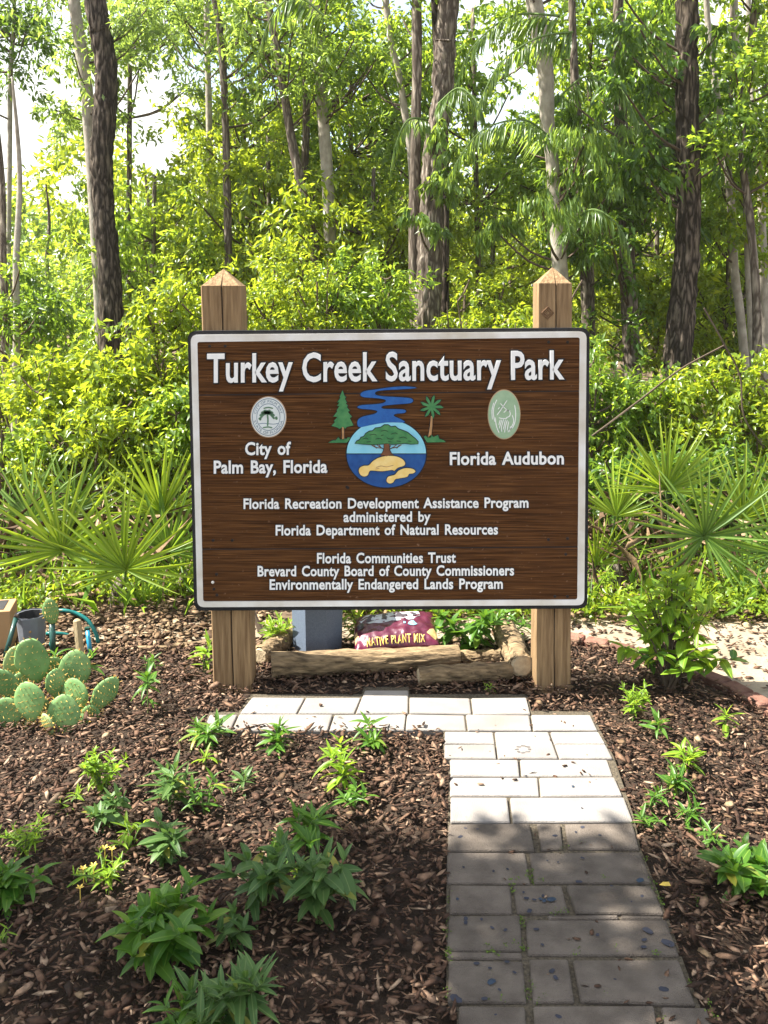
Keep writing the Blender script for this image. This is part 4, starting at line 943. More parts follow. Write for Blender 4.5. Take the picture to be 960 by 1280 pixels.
plant(135, 1030, 60, 42, 4, 9, 22, 'plantgrey_broad', 'dull green plant below the yellow green mound', GP)
plant(212, 1010, 80, 62, 4, 9, 30, 'plantgrey', 'grey green leggy plant in the middle of the left bed', GP)
plant(258, 1015, 56, 54, 3, 8, 24, 'plant', 'dark green shoot right of the grey green leggy plant', GP)
plant(200, 1080, 74, 60, 4, 8, 28, 'plantgrey_broad', 'grey green plant with drooping leaves low in the middle of the left bed', GP)
plant(382, 1056, 92, 58, 3, 11, 38, 'plant', 'broad plant with pale edged leaves left of the path', GP)
plant(328, 1135, 118, 92, 6, 9, 36, 'plantgrey_broad', 'large grey green bushy plant left of the forked one', GP)
plant(398, 1148, 96, 100, 5, 8, 42, 'plantgrey_broad', 'tall dusky plant with hanging leaves nearest the shaded path', GP)
plant(130, 1105, 84, 36, 6, 9, 20, 'plantlime', 'low plant with small yellow flowers at lower left', GP)
plant(30, 1068, 70, 52, 6, 10, 16, 'plantlime', 'thin leaved sprawling plant at the left edge above the dark one', GP)
plant(22, 1130, 82, 50, 4, 12, 32, 'plant_broad', 'dark glossy plant at the left edge', GP)
plant(200, 1205, 150, 98, 7, 11, 46, 'plant_broad', 'largest dark green plant at the bottom left', GP)
plant(290, 1290, 150, 100, 7, 11, 50, 'plantgrey', 'big grey green plant cut by the bottom of the picture', GP)
plant(238, 1300, 90, 60, 4, 9, 40, 'plant', 'dark shoots at the bottom edge left of the big grey green plant', GP)
plant(6, 1182, 30, 34, 2, 6, 16, 'plantlime_thin', 'tiny sprig at the left edge near the bottom', GP)
plant(370, 1100, 26, 30, 2, 5, 14, 'plantlime_thin', 'thin seedling between the bushy plants', GP)
plant(255, 838, 30, 44, 2, 9, 22, 'plantlime', 'bright shoots at the foot of the left sign post', GP)
GR = 'leafy plants of the right mulch bed'
plant(790, 896, 52, 44, 6, 13, 13, 'plantlime', 'dense pale green small leaved clump nearest the path corner', GR)
plant(822, 922, 48, 32, 1, 15, 25, 'plant', 'rosette plant with dark shadow left of the small right hand rosette', GR)
plant(907, 912, 44, 32, 1, 15, 22, 'plantlime', 'small rosette plant standing alone near the right edge', GR)
plant(860, 962, 52, 36, 3, 11, 24, 'plantlime', 'bright rosette below the two upper rosettes', GR)
plant(845, 992, 52, 36, 4, 8, 22, 'plant', 'bushy shoot directly under the bright rosette', GR)
plant(812, 1012, 44, 36, 3, 7, 20, 'plant', 'sparse shoot at the path edge', GR)
plant(812, 1036, 46, 22, 3, 6, 20, 'plant', 'low shoot beside the last pale slabs', GR)
plant(856, 1030, 46, 30, 3, 8, 20, 'plant', 'small dark plant right of the low shoot', GR)
plant(884, 1056, 44, 34, 2, 8, 22, 'plant', 'leaning stem above the big right hand plant', GR)
plant(935, 1112, 104, 64, 5, 12, 36, 'plant_broad', 'big glossy green plant at the right edge', GR)
plant(872, 1128, 16, 10, 2, 4, 8, 'plantlime_thin', 'tiny green sprout in the mulch near the path', GR)
plant(612, 866, 20, 14, 2, 5, 10, 'plantlime_thin', 'tiny sprout at the edge of the paved strip', GR)
plant(562, 830, 22, 16, 3, 6, 9, 'plantlime', 'small tuft growing on the end of the long log', GR)
GB = 'plants growing behind the sign base'
plant(590, 815, 120, 72, 8, 12, 24, 'plant_broad', 'leafy green plant behind the bag of plant mix', GB)
plant(640, 800, 60, 44, 4, 9, 20, 'plant', 'green shoots behind the thick log', GB)
plant(345, 812, 54, 48, 5, 11, 18, 'plantlime', 'bright leafy shoots left of the planter', GB)
plant(448, 806, 40, 50, 4, 9, 18, 'plantlime', 'bright shoots right of the planter, behind the bag', GB)
plant(70, 835, 24, 30, 1, 8, 24, 'plant', 'small plant between the cactus and the pot', GB)
plant(110, 850, 44, 50, 2, 9, 22, 'plant', 'small green plant right of the pale stake', GB)
plant(755, 742, 60, 42, 5, 9, 13, 'ground' if False else 'plantlime', 'yellow green seedling right of the sign border', GB)
plant(190, 838, 26, 24, 2, 7, 15, 'plant', 'small dull plant above the upright lance leaved one', GB)
plant(300, 985, 46, 34, 2, 9, 20, 'plantgrey', 'small dusky seedling between the left bed plants and the strip rosettes', GP)
plant(165, 1060, 56, 34, 3, 8, 20, 'plantlime', 'yellow green shoots above the low flowering plant', GP)
plant(85, 1010, 40, 26, 2, 8, 16, 'plantlime_thin', 'wispy seedling left of the yellow green mound', GP)
plant(292, 1180, 60, 50, 3, 8, 28, 'plantgrey_broad', 'dull shoots between the two largest bottom plants', GP)
plant(345, 1075, 50, 34, 3, 7, 20, 'plant', 'small shoots at the foot of the broad pale edged plant', GP)
# yellow flowers
fl = empty('yellow_flowers', G(130, 1105), 'small yellow flowers on the low plant at lower left', 'flowers')
for x, y in [(104, 1086), (131, 1060), (140, 1062), (117, 1082), (100, 1110)]:
    c = P(x, y, G(x, y + 26).y + .0); b = MB()
    for k in range(5):
        t = 2 * PI * k / 5; b.add([c, c + Vector((math.cos(t - .4) * .007, math.sin(t - .4) * .007, .003)), c + Vector((math.cos(t) * .011, math.sin(t) * .011, .005)), c + Vector((math.cos(t + .4) * .007, math.sin(t + .4) * .007, .003))], [(0, 1, 2, 3)])
    b.tube([c - Vector((0, 0, c.z * .8)), c], .0012, 4); b.build('flower', M['yellowleaf'], fl)
yl = empty('fallen_leaf', G(832, 1106), 'small yellow fallen leaf on the mulch beside the path', 'leaf'); c = G(832, 1106, .022)
b = MB(); b.add([c + Vector(v) for v in ((-.016, 0, 0), (-.004, -.009, .003), (.012, -.004, 0), (.010, .006, .004), (-.004, .009, .002), (0, 0, .006))], [(0, 1, 5), (1, 2, 5), (2, 3, 5), (3, 4, 5), (4, 0, 5)]); b.build('blade', M['yellowleaf'], yl)

# the leafy bush right of the sign
def bush(cx, cy, foot, label):
    f = G(*foot); o = empty('leafy_bush', f, label, 'bush'); st = MB(); s = f.y / F
    random.seed(5)
    tips = []
    for k in range(46):
        a = random.uniform(0, 2 * PI); el = random.uniform(.12, 1.0); r = math.sqrt(random.random()) * 82 * s
        z = (30 + 122 * random.random() ** .8) * s; r *= math.sin(PI * min(.98, (z / (140 * s)) * .82 + .16)) ** .6
        tip = Vector((math.cos(a) * r, math.sin(a) * r * .8, z)); m_ = tip * .45 + Vector((0, 0, .04)); pts = [Vector(p) for p in spline([(random.uniform(-.02, .02), random.uniform(-.02, .02), -.01), tuple(m_), tuple(tip)], 4)]
        st.tube([p + f for p in pts], [.004 - .0003 * i for i in range(len(pts))], 5)
        top = z > 60 * s
        for i in range(8):
            u = .55 + .45 * i / 7; q = min(len(pts) - 1.001, u * (len(pts) - 1)); p = pts[int(q)].lerp(pts[int(q) + 1], q - int(q))
            put_leaf(o, p, random.uniform(0, 2 * PI) if i < 7 else a, rad(random.uniform(-30, 25) + (35 if top and i > 4 else 0)), random.uniform(20, 32) * s, LM['plantlime_broad' if (top or random.random() < .5) else 'plant_broad'], random.uniform(-.4, .4))
    st.build('stems', M['twig'], o)
bush(840, 790, (838, 860), 'waist high bush of glossy oval leaves beside the right sign post and sand path')

# ================================================================== SAW PALMETTOS
def leaflet_mesh(m, wid, curve, split=False):
    V = []; Fc = []; n = 6
    for i in range(n + 1):
        t = i / n; w_ = wid * .5 * (.35 + .65 * min(1, t * 3.2)) * (1 - t ** 2.2) + .001; z = -curve * t ** 2.4
        V += [(-w_, t, z + w_ * .8), (0, t * 1.0, z), (w_, t, z + w_ * .8)]
    for i in range(n): a = i * 3; Fc += [(a, a + 1, a + 4, a + 3), (a + 1, a + 2, a + 5, a + 4)]
    return mesh_from('leaflet', V, Fc, m, smooth=True)
PL = {k: [leaflet_mesh(LF[k], w_, c_) for w_, c_ in ((.058, .03), (.066, .10), (.060, .22))] for k in ('palmetto', 'palmettodark')}
def frond(parent, hub, base, R_, a0, a1, n, key, tilt, yaw=0, cup=.25):
    """fan of leaflets around hub; a0..a1 degrees in the fan plane, 90 = up"""
    s = hub.y / F; Rm = R_ * s; o = bpy.data.objects.new('frond', None); C.objects.link(o); o.parent = parent; o.location = hub - Vector(parent.location); o.empty_display_size = .05
    bw = Vector(base); mid = (hub + bw) / 2 + Vector((0, .0, .03)); b = MB(); pts = spline([tuple(bw), tuple(mid), tuple(hub)], 4)
    b.tube(pts, [.008 - .0005 * i for i in range(len(pts))], 5); b.build('stalk', M['stem'], o)
    B = Matrix.Rotation(rad(yaw), 3, 'Z') @ Matrix.Rotation(rad(-tilt), 3, 'X')    # fan plane = xz, leaning back by tilt
    for i in range(n):
        t = i / (n - 1); a = rad(a0 + (a1 - a0) * t + random.uniform(-3.5, 3.5)); d = Vector((math.cos(a), -cup * (1 - .3 * math.sin(a)) * random.uniform(.6, 1.2), math.sin(a))).normalized(); nrm = Vector((0, -1, 0)); nrm = (nrm - d * nrm.dot(d)).normalized()
        d = B @ d; nrm = B @ nrm; x = d.cross(nrm)
        Lm_ = Rm * (.78 + .28 * math.sin(PI * (t * .8 + .1))) * random.uniform(.88, 1.1)
        q = bpy.data.objects.new('leaflet', random.choice(PL[key])); C.objects.link(q); q.parent = o
        M3 = Matrix((x, d, nrm)).transposed(); q.rotation_euler = (M3 @ Matrix.Rotation(random.uniform(-.5, .5), 3, 'Y')).to_euler(); q.scale = (Lm_ * .95, Lm_, Lm_)
random.seed(33)
def palmetto(foot, Y, label, fronds):
    f = P(*foot, Y); f.z = 0; o = empty('saw_palmetto', f, label, 'saw palmetto', 'saw palmettos along the wood edge')
    b = MB(); b.tube([f + Vector((0, 0, -.03)), f + Vector((.0, 0, .06)), f + Vector((.01, 0, .12))], [.05, .045, .02], 9, rough=.3); b.build('stump', M['barkmid'], o)
    for hx, hy, Yh, R_, a0, a1, n, key, tilt, yaw in fronds:
        frond(o, P(hx, hy, Yh), f + Vector((random.uniform(-.04, .04), random.uniform(-.02, .04), .04)), R_, a0, a1, n, key, tilt, yaw)
p_, d_ = 'palmetto', 'palmettodark'
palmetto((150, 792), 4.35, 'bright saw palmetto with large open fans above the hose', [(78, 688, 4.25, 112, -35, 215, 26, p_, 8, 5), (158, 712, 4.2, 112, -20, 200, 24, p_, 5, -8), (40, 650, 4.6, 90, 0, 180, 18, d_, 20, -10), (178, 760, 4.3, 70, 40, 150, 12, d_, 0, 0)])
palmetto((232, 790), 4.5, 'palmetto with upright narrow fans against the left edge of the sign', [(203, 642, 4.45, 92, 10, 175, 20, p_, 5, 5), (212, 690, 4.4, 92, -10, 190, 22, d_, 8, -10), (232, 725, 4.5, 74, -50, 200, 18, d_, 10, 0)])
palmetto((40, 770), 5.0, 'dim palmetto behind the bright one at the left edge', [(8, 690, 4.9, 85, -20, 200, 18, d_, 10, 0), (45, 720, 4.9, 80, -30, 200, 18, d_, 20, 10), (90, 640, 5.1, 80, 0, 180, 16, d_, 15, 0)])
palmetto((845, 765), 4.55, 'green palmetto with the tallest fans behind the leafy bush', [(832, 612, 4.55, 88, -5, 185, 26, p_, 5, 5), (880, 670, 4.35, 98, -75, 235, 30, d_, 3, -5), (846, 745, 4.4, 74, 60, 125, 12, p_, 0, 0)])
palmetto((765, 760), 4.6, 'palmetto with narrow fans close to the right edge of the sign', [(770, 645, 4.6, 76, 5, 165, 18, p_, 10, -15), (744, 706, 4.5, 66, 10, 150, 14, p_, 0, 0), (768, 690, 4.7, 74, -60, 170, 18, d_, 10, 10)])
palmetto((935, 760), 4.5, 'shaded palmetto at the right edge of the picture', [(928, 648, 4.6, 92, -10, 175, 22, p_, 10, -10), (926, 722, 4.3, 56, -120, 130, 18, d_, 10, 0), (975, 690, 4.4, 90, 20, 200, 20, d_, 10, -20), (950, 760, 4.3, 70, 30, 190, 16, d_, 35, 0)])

# ================================================================== TREES
def to3(path, Y, wpx):
    """path [(px,py[,w])] at depth Y -> points and radii"""
    pts = [P(p[0], p[1], Y) for p in path]; return pts
def trunk(name, label, path, Y, m='barkmid', rough=.1, n=10, top=9.0, foot=True, group=None, cat='tree', base_x=None, twig=True):
    """path: (px, py, width_px) from top of frame downwards"""
    path = sorted(path, key=lambda q: -q[1]); s = Y / F; pts = [P(q[0], q[1], Y) for q in path]; rs = [q[2] * s * .5 for q in path]
    g = Vector((pts[0].x + (pts[0].x - pts[1].x) * .3, Y, -.1)); o = empty(name, (g.x, Y, 0), label, cat, group)
    P4 = [(g.x, Y, -.1, rs[0] * 1.25), (g.x, Y, .15, rs[0] * 1.1)] + [(p.x, p.y, p.z, r) for p, r in zip(pts, rs) if p.z > .3]
    d = (pts[-1] - pts[-2]).normalized(); lz = pts[-1].z
    if top > lz + .5: P4 += [(pts[-1].x + d.x * (top - lz) * .5, Y + .1, lz + (top - lz) * .5, rs[-1] * .8), (pts[-1].x + d.x * (top - lz) * .7, Y, top, rs[-1] * .35)]
    big = n > 20; sm = spline(P4, 18 if big else 7)
    b = MB(); b.tube([q[:3] for q in sm], [max(.006, q[3]) for q in sm], n, rough=rough * (.25 if big else 1), seed=Y * 3 + pts[0].x)
    b.build('trunk', M[m], o, smooth=True)
    return o, [Vector(q[:3]) for q in sm]
def furrow(o, depth=.016, cs=(20, 20, 6)):
    """deep bark plates on a big trunk"""
    me = [c for c in o.children if c.name.startswith('trunk')][0].data
    for v in me.vertices:
        p = Vector((v.co.x * cs[0], v.co.y * cs[1], v.co.z * cs[2])); p += noise.noise_vector(p * .6) * .5
        d = noise.voronoi(p)[0]; e = min(1, (d[1] - d[0]) * 2.2)
        v.co += v.normal * (depth * (e - .6) + depth * .5 * noise.noise(p * 1.7))
def crown(o, sk, clumps, per, L, W, key, droopy=0, tri=4, flat=.75, twigs=5, stz=1.0, limbs=True, name='crown'):
    cs = [c for c in clumps if not gap(c[0], 1.0, c[1] * F / max(1, c[0].y) * .45)]
    if not cs: return
    V, Fc = clump_leaves([tuple(c[0]) for c in cs], [c[1] for c in cs], per, L, W, flat, droopy, tri, twigs, stretch_z=stz)
    obj(name, V, Fc, LF[key], o)
    if limbs and sk:
        b = MB()
        for c, r in cs:
            a = min(sk, key=lambda q: (q - c).length + abs((c.z - .5) - q.z) * .6); d = c - a
            if d.length > 3.2: continue
            m_ = a.lerp(c, .5) + Vector((0, 0, -.12 * d.length)); pts = spline([tuple(a), tuple(m_), tuple(c)], 3); b.tube(pts, [max(.004, .006 + .008 * d.length * (1 - i / len(pts))) for i in range(len(pts))], 4, cap=False)
        if b.V: b.build('limbs', M['twig'], o)
def rclumps(n, x, y, Yr, r):
    """n random clump centres with pixel ranges x, y and depth range Yr"""
    out = []
    for _ in range(n):
        Y = random.uniform(*Yr); out.append((P(random.uniform(*x), random.uniform(*y), Y), random.uniform(*r)))
    return out
random.seed(101)
# A big furrowed pine on the left with paler companion
oA, skA = trunk('pine_tree', 'tall pine with thick dark furrowed bark left of the sign', [(116, -20, 26), (126, 40, 26), (133, 90, 27), (131, 140, 28), (127, 200, 27), (130, 270, 26), (136, 330, 28), (139, 400, 30), (142, 520, 36)], 9.0, 'bark', .22, 54, 12)
furrow(oA)
crown(oA, skA, rclumps(8, (-60, 320), (-420, -60), (8, 10.5), (.4, .7)) + rclumps(5, (150, 200), (10, 200), (9, 9.5), (.2, .35)), 110, .12, .02, 'grey', .2)
oB, skB = trunk('slender_tree', 'pale slender trunk leaning against the dark furrowed pine', [(90, -20, 14), (98, 40, 15), (108, 110, 16), (113, 180, 15), (120, 300, 14), (126, 420, 14)], 9.6, 'barkpale', .08, 10, 9)
crown(oB, skB, rclumps(14, (40, 230), (-60, 130), (9, 10), (.3, .55)), 150, .085, .032, 'grey')
oC, skC = trunk('slender_tree', 'thin straight grey trunk at the far left edge with a dark round crown above', [(13, 90, 6), (12, 200, 6), (11, 330, 6), (14, 480, 7)], 11.0, 'barkpale', .05, 7, 5.5)
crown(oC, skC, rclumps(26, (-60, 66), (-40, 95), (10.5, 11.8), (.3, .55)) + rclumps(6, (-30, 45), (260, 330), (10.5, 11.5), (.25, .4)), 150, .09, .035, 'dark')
oC, skC = trunk('twin_trunk', 'dark crooked trunk low at the far left edge', [(4, 340, 9), (8, 400, 9), (6, 450, 10), (18, 520, 11)], 7.6, 'barkmid', .12, 9, 3.2, cat='tree')
crown(oC, skC, rclumps(10, (-40, 60), (290, 400), (7.2, 8), (.18, .3)), 120, .07, .03, 'mid')
oC, skC = trunk('twin_trunk', 'straight grey trunk right beside the crooked one at the far left', [(20, 330, 8), (21, 400, 9), (20, 470, 10), (19, 530, 11)], 7.5, 'barkpale', .08, 9, 3.2, cat='tree')
crown(oC, skC, rclumps(8, (0, 70), (330, 420), (7.2, 8), (.18, .3)), 120, .07, .03, 'dark')
oC, skC = trunk('slender_tree', 'pale thin trunk in the gap left of the brown thin one above the left post', [(258, -20, 7), (259, 60, 7), (261, 130, 8), (262, 200, 8), (263, 330, 8)], 10.5, 'barkpale', .06, 8, 8)
crown(oC, skC, rclumps(14, (190, 330), (-80, 60), (10, 11), (.3, .5)), 130, .085, .03, 'grey')
oC, skC = trunk('slender_tree', 'brown thin bending trunk above the left sign post', [(266, -20, 9), (274, 30, 9), (279, 90, 9), (282, 160, 9), (284, 240, 10), (286, 350, 10)], 9.2, 'barkmid', .1, 9, 8)
crown(oC, skC, rclumps(16, (280, 380), (-60, 150), (8.8, 9.8), (.25, .45)), 130, .08, .032, 'mid')
oC, skC = trunk('slender_tree', 'curving brown trunk left of the pale twin trunk above the sign title', [(330, -20, 9), (348, 70, 10), (362, 160, 11), (372, 210, 12), (385, 270, 13), (400, 355, 14), (404, 430, 14)], 8.6, 'barkmid', .1, 10, 7)
crown(oC, skC, rclumps(20, (290, 400), (-60, 120), (8, 9.5), (.25, .45)), 120, .085, .03, 'grey', .1)
oC, skC = trunk('slender_tree', 'pale smooth trunk rising above the word Creek', [(391, -20, 13), (397, 60, 14), (403, 140, 14), (408, 200, 15), (412, 280, 15), (415, 420, 16)], 8.8, 'barkpale', .06, 12, 9)
crown(oC, skC, rclumps(22, (380, 480), (-80, 130), (8.4, 9.6), (.25, .45)), 120, .08, .032, 'mid')
oC, skC = trunk('slender_tree', 'thin brown trunk crossing behind the pale smooth one', [(376, -20, 8), (381, 80, 8), (383, 150, 9), (380, 240, 9), (378, 400, 9)], 9.4, 'barkmid', .06, 8, 7)
crown(oC, skC, rclumps(10, (340, 450), (-60, 60), (9, 10), (.25, .4)), 120, .08, .03, 'mid')
oC, skC = trunk('slender_tree', 'thin leaning trunk left of the big central tree', [(480, -20, 8), (488, 50, 8), (498, 90, 8), (506, 140, 9), (514, 200, 9), (517, 300, 10)], 8.4, 'barkpale', .08, 8, 7)
crown(oC, skC, rclumps(12, (440, 540), (-60, 100), (8, 9), (.22, .38)), 120, .08, .03, 'mid')
oF, skF = trunk('forked_tree', 'big grey brown central tree rising behind the middle of the sign', [(563, -20, 24), (556, 60, 27), (553, 120, 25), (545, 180, 28), (540, 250, 30), (537, 330, 32), (534, 420, 35)], 7.4, 'barkmid', .14, 54, 10)
furrow(oF)
crown(oF, skF, rclumps(8, (480, 640), (-300, -30), (6.8, 8), (.3, .5)) + rclumps(6, (520, 570), (150, 300), (7.0, 7.3), (.12, .2)), 120, .09, .03, 'needle', .5)
oC, skC = trunk('slender_tree', 'narrow trunk standing against the left side of the central tree', [(521, -20, 12), (521, 100, 12), (519, 200, 13), (518, 300, 15), (520, 420, 16)], 7.5, 'barkmid', .12, 12, 8)
crown(oC, skC, rclumps(10, (470, 570), (-120, 30), (7.2, 8), (.22, .38)), 120, .08, .03, 'mid')
oC, skC = trunk('slender_tree', 'thin dark stem just right of the central tree', [(543, -10, 9), (546, 60, 9), (556, 170, 8), (557, 300, 9), (556, 420, 10)], 7.8, 'bark', .1, 8, 6)
crown(oC, skC, rclumps(5, (530, 600), (-60, 60), (7.6, 8.2), (.2, .3)), 100, .08, .03, 'mid')
oG, skG = trunk('vine_tree', 'grey tree above the right sign post draped with hanging leaves', [(664, -20, 20), (674, 40, 22), (682, 90, 20), (684, 150, 18), (690, 200, 16), (694, 260, 17), (700, 340, 20), (704, 440, 24)], 7.2, 'barkpale', .08, 14, 9)
crown(oG, skG, rclumps(9, (600, 760), (-160, -10), (6.8, 7.8), (.25, .4)) + rclumps(17, (610, 780), (150, 330), (6.6, 7.4), (.16, .3)), 150, .11, .02, 'needle', .9, stz=.8)
oH, skH = trunk('oak_tree', 'thick dark trunk on the right behind the palmettos', [(859, -20, 27), (858, 60, 27), (859, 140, 28), (861, 220, 29), (860, 300, 30), (855, 360, 32), (848, 440, 34), (845, 530, 36)], 7.0, 'bark', .2, 54, 9)
furrow(oH)
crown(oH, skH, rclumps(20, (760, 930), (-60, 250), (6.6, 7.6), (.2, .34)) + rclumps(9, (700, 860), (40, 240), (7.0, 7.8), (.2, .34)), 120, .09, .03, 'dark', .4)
oC, skC = trunk('slender_tree', 'twisting thin dark trunk near the right edge', [(946, -20, 9), (938, 60, 9), (930, 120, 9), (928, 200, 9), (938, 280, 10), (946, 400, 11)], 7.0, 'barkmid', .1, 9, 7)
crown(oC, skC, rclumps(22, (890, 1010), (-60, 200), (6.6, 7.6), (.2, .34)), 130, .075, .032, 'mid')
oC, skC = trunk('slender_tree', 'pale thin trunk with light patches left of two others at the right', [(908, 200, 9), (914, 260, 10), (918, 340, 11), (926, 400, 11), (936, 520, 12)], 7.6, 'barkpale', .08, 9, 5)
crown(oC, skC, rclumps(14, (880, 960), (150, 330), (7.2, 8), (.2, .32)), 110, .075, .032, 'mid')
oC, skC = trunk('slender_tree', 'pale trunk in the middle of the three slim ones at the right edge', [(932, 220, 9), (934, 280, 10), (937, 360, 10), (942, 440, 12), (948, 530, 12)], 7.3, 'barkpale', .08, 9, 5)
crown(oC, skC, rclumps(8, (900, 990), (180, 300), (7, 7.6), (.2, .3)), 110, .075, .032, 'bright')
oC, skC = trunk('slender_tree', 'rightmost slim pale trunk cut by the edge of the picture', [(950, 230, 9), (953, 300, 10), (955, 400, 11), (958, 520, 12)], 7.8, 'barkpale', .08, 9, 5)
crown(oC, skC, rclumps(8, (930, 1010), (200, 330), (7.4, 8.2), (.2, .3)), 110, .075, .032, 'mid')
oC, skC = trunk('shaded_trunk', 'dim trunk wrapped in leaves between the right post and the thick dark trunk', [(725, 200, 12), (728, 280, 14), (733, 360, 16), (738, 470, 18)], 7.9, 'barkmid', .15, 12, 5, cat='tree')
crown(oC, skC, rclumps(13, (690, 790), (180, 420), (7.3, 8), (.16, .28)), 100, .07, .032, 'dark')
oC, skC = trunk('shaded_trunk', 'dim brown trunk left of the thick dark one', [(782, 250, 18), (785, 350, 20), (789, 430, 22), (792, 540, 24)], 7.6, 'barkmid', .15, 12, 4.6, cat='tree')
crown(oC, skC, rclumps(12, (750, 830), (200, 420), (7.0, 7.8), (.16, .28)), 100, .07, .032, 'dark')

# mid layer of broadleaf trees (crowns seen between the trunks), 10-15 m
MID = [((60, 300), (330, 430), 13, 'grey', 'hazy grey green tree low on the left beyond the furrowed pine'), ((190, 350), (230, 400), 10.5, 'mid', 'dark leafy tree between the furrowed pine and the left post'), ((300, 250), (120, 330), 11, 'bright', 'sunlit broadleaf tree above the left post'),
       ((340, 300), (180, 380), 10, 'bright', 'bright leafy sapling above the words Turkey Creek'), ((440, 200), (40, 300), 11, 'mid', 'broadleaf tree filling the space left of the central tree'), ((460, 300), (220, 400), 9, 'bright', 'sunlit sapling above the word Creek'),
       ((610, 330), (280, 420), 12, 'bright', 'distant bright tree seen between central and right hand trees'), ((600, 120), (20, 260), 10, 'needle', 'drooping leaved tree right of the central tree'), ((740, 110), (-20, 260), 9.5, 'mid', 'leafy tree filling the top right of centre'),
       ((820, 330), (260, 420), 11, 'bright', 'yellow green tree glowing behind the thick dark trunk'), ((910, 140), (0, 300), 9.5, 'mid', 'leafy tree filling the top right corner'), ((930, 380), (300, 460), 10, 'bright', 'bright tree behind the slim pale trunks'), ((160, 60), (-40, 160), 12, 'grey', 'tall hazy tree behind the furrowed pine'),
       ((330, 60), (-60, 160), 12, 'grey', 'tall hazy tree above the left post'), ((20, 430), (380, 520), 9, 'mid', 'leafy tree low at the left edge')]
for (cx, cyy), (y0, y1), Y, key, label in MID:
    wpx = 105; o, sk = trunk('broadleaf_tree', label, [(cx + random.uniform(-10, 10), min(y0, 380) - 10, 5), (cx, 430, 8)], Y, 'barkmid', .08, 7, max(3.0, P(cx, y0, Y).z), group='broadleaf trees of the wood')
    n = int(30 + (y1 - y0) * .12); crown(o, sk, rclumps(n, (cx - wpx, cx + wpx), (y0, y1), (Y - .9, Y + .9), (.25, .5)), 150, .095, .04, key, .1)

# understory shrubs, bright, close behind the sign
SH = [(20, 560, 6.2, 110, 430, 'bright', 'bright yellow green shrub behind the left palmetto'), (90, 560, 6.0, 110, 435, 'bright', 'sunlit shrub at the foot of the furrowed pine'), (165, 560, 5.9, 90, 425, 'bright', 'yellow green shrub between furrowed pine and sign'),
      (225, 520, 6.1, 70, 345, 'bright', 'sunlit shrub behind the left edge of the sign'), (300, 480, 6.4, 80, 345, 'bright', 'bright shrub just right of the left post top'), (380, 460, 6.6, 90, 300, 'bright', 'bright shrub above the word Creek'), (450, 440, 6.8, 80, 310, 'mid', 'mid green shrub left of the central tree'),
      (590, 440, 7.0, 80, 330, 'bright', 'bright shrub right of the central tree'), (650, 450, 6.6, 70, 370, 'bright', 'shrub directly left of the right post top'), (735, 560, 6.2, 60, 420, 'mid', 'glossy leaved shrub against the right edge of the sign'), (800, 560, 6.4, 70, 465, 'mid', 'shaded shrub behind the tallest palmetto'),
      (880, 560, 6.2, 75, 455, 'bright', 'shrub with pale twigs behind the right hand palmettos'), (945, 560, 6.0, 70, 440, 'bright', 'bright leaved shrub at the right edge'), (250, 640, 5.6, 60, 480, 'mid', 'dim shrub hugging the left edge of the sign'), (20, 640, 5.6, 90, 520, 'mid', 'green shrub low at the left edge'), (110, 640, 5.5, 90, 500, 'bright', 'low bright shrub behind the open palmetto fans'), (900, 660, 5.4, 90, 560, 'dark', 'low dark shrub behind the right palmettos'), (780, 660, 5.4, 80, 560, 'dark', 'low dark shrub at the right edge of the sign')]
for cx, _, Y, rw, ytop, key, label in SH:
    f = P(cx, 600, Y); f.z = 0; o = empty('shrub', f, label, 'shrub', 'shrubs along the edge of the wood'); ztop = P(cx, ytop, Y).z; s = Y / F; cs = []
    for _ in range(int(24 + ztop * 16)):
        z = .2 + (ztop - .3) * random.random() ** .85; r_ = rw * s * (1.05 - .5 * (z / ztop) ** 2) * math.sqrt(random.random()); a = random.uniform(0, 2 * PI)
        cs.append((Vector((f.x + math.cos(a) * r_, Y + math.sin(a) * r_ * .8, z)), random.uniform(.16, .3)))
    st = MB(); sk = []
    for k in range(5):
        a = random.uniform(0, 6.28); tp = f + Vector((math.cos(a) * rw * s * .5, math.sin(a) * rw * s * .4, ztop * random.uniform(.7, .95))); m_ = f.lerp(tp, .5) + Vector((random.uniform(-.06, .06), 0, .1)); pts = spline([tuple(f), tuple(m_), tuple(tp)], 5); st.tube(pts, [.013 - .0009 * i for i in range(len(pts))], 5); sk += [Vector(p) for p in pts]
    st.build('stems', M['twig'], o)
    vs_ = random.choice((.8, 1.0, 1.0, 1.25)); crown(o, sk, cs, int(84 / vs_), .062 * vs_, .026 * vs_, key, .05, name='leaves', twigs=random.choice((3, 4)))
# bare pale branches crossing on the right
random.seed(8)
for i, (pts, Y, label) in enumerate([([(740, 545), (800, 500), (850, 462), (905, 432)], 5.6, 'long thin bare branch slanting up through the shrubs at right'), ([(880, 385), (905, 430), (925, 470), (930, 520), (955, 560)], 5.7, 'crooked dark branch in front of the slim pale trunks'), ([(700, 420), (712, 380), (728, 350)], 6.1, 'thin bare twig right of the right post top')]):
    p3 = [P(x, y, Y) for x, y in pts]; o = empty('bare_branch', p3[0], label, 'branch', 'bare branches in the wood'); b = MB(); b.tube(spline([tuple(p) for p in p3], 6), .006 if i < 3 else .004, 6, rough=.3); b.build('stick', M['twig'], o)

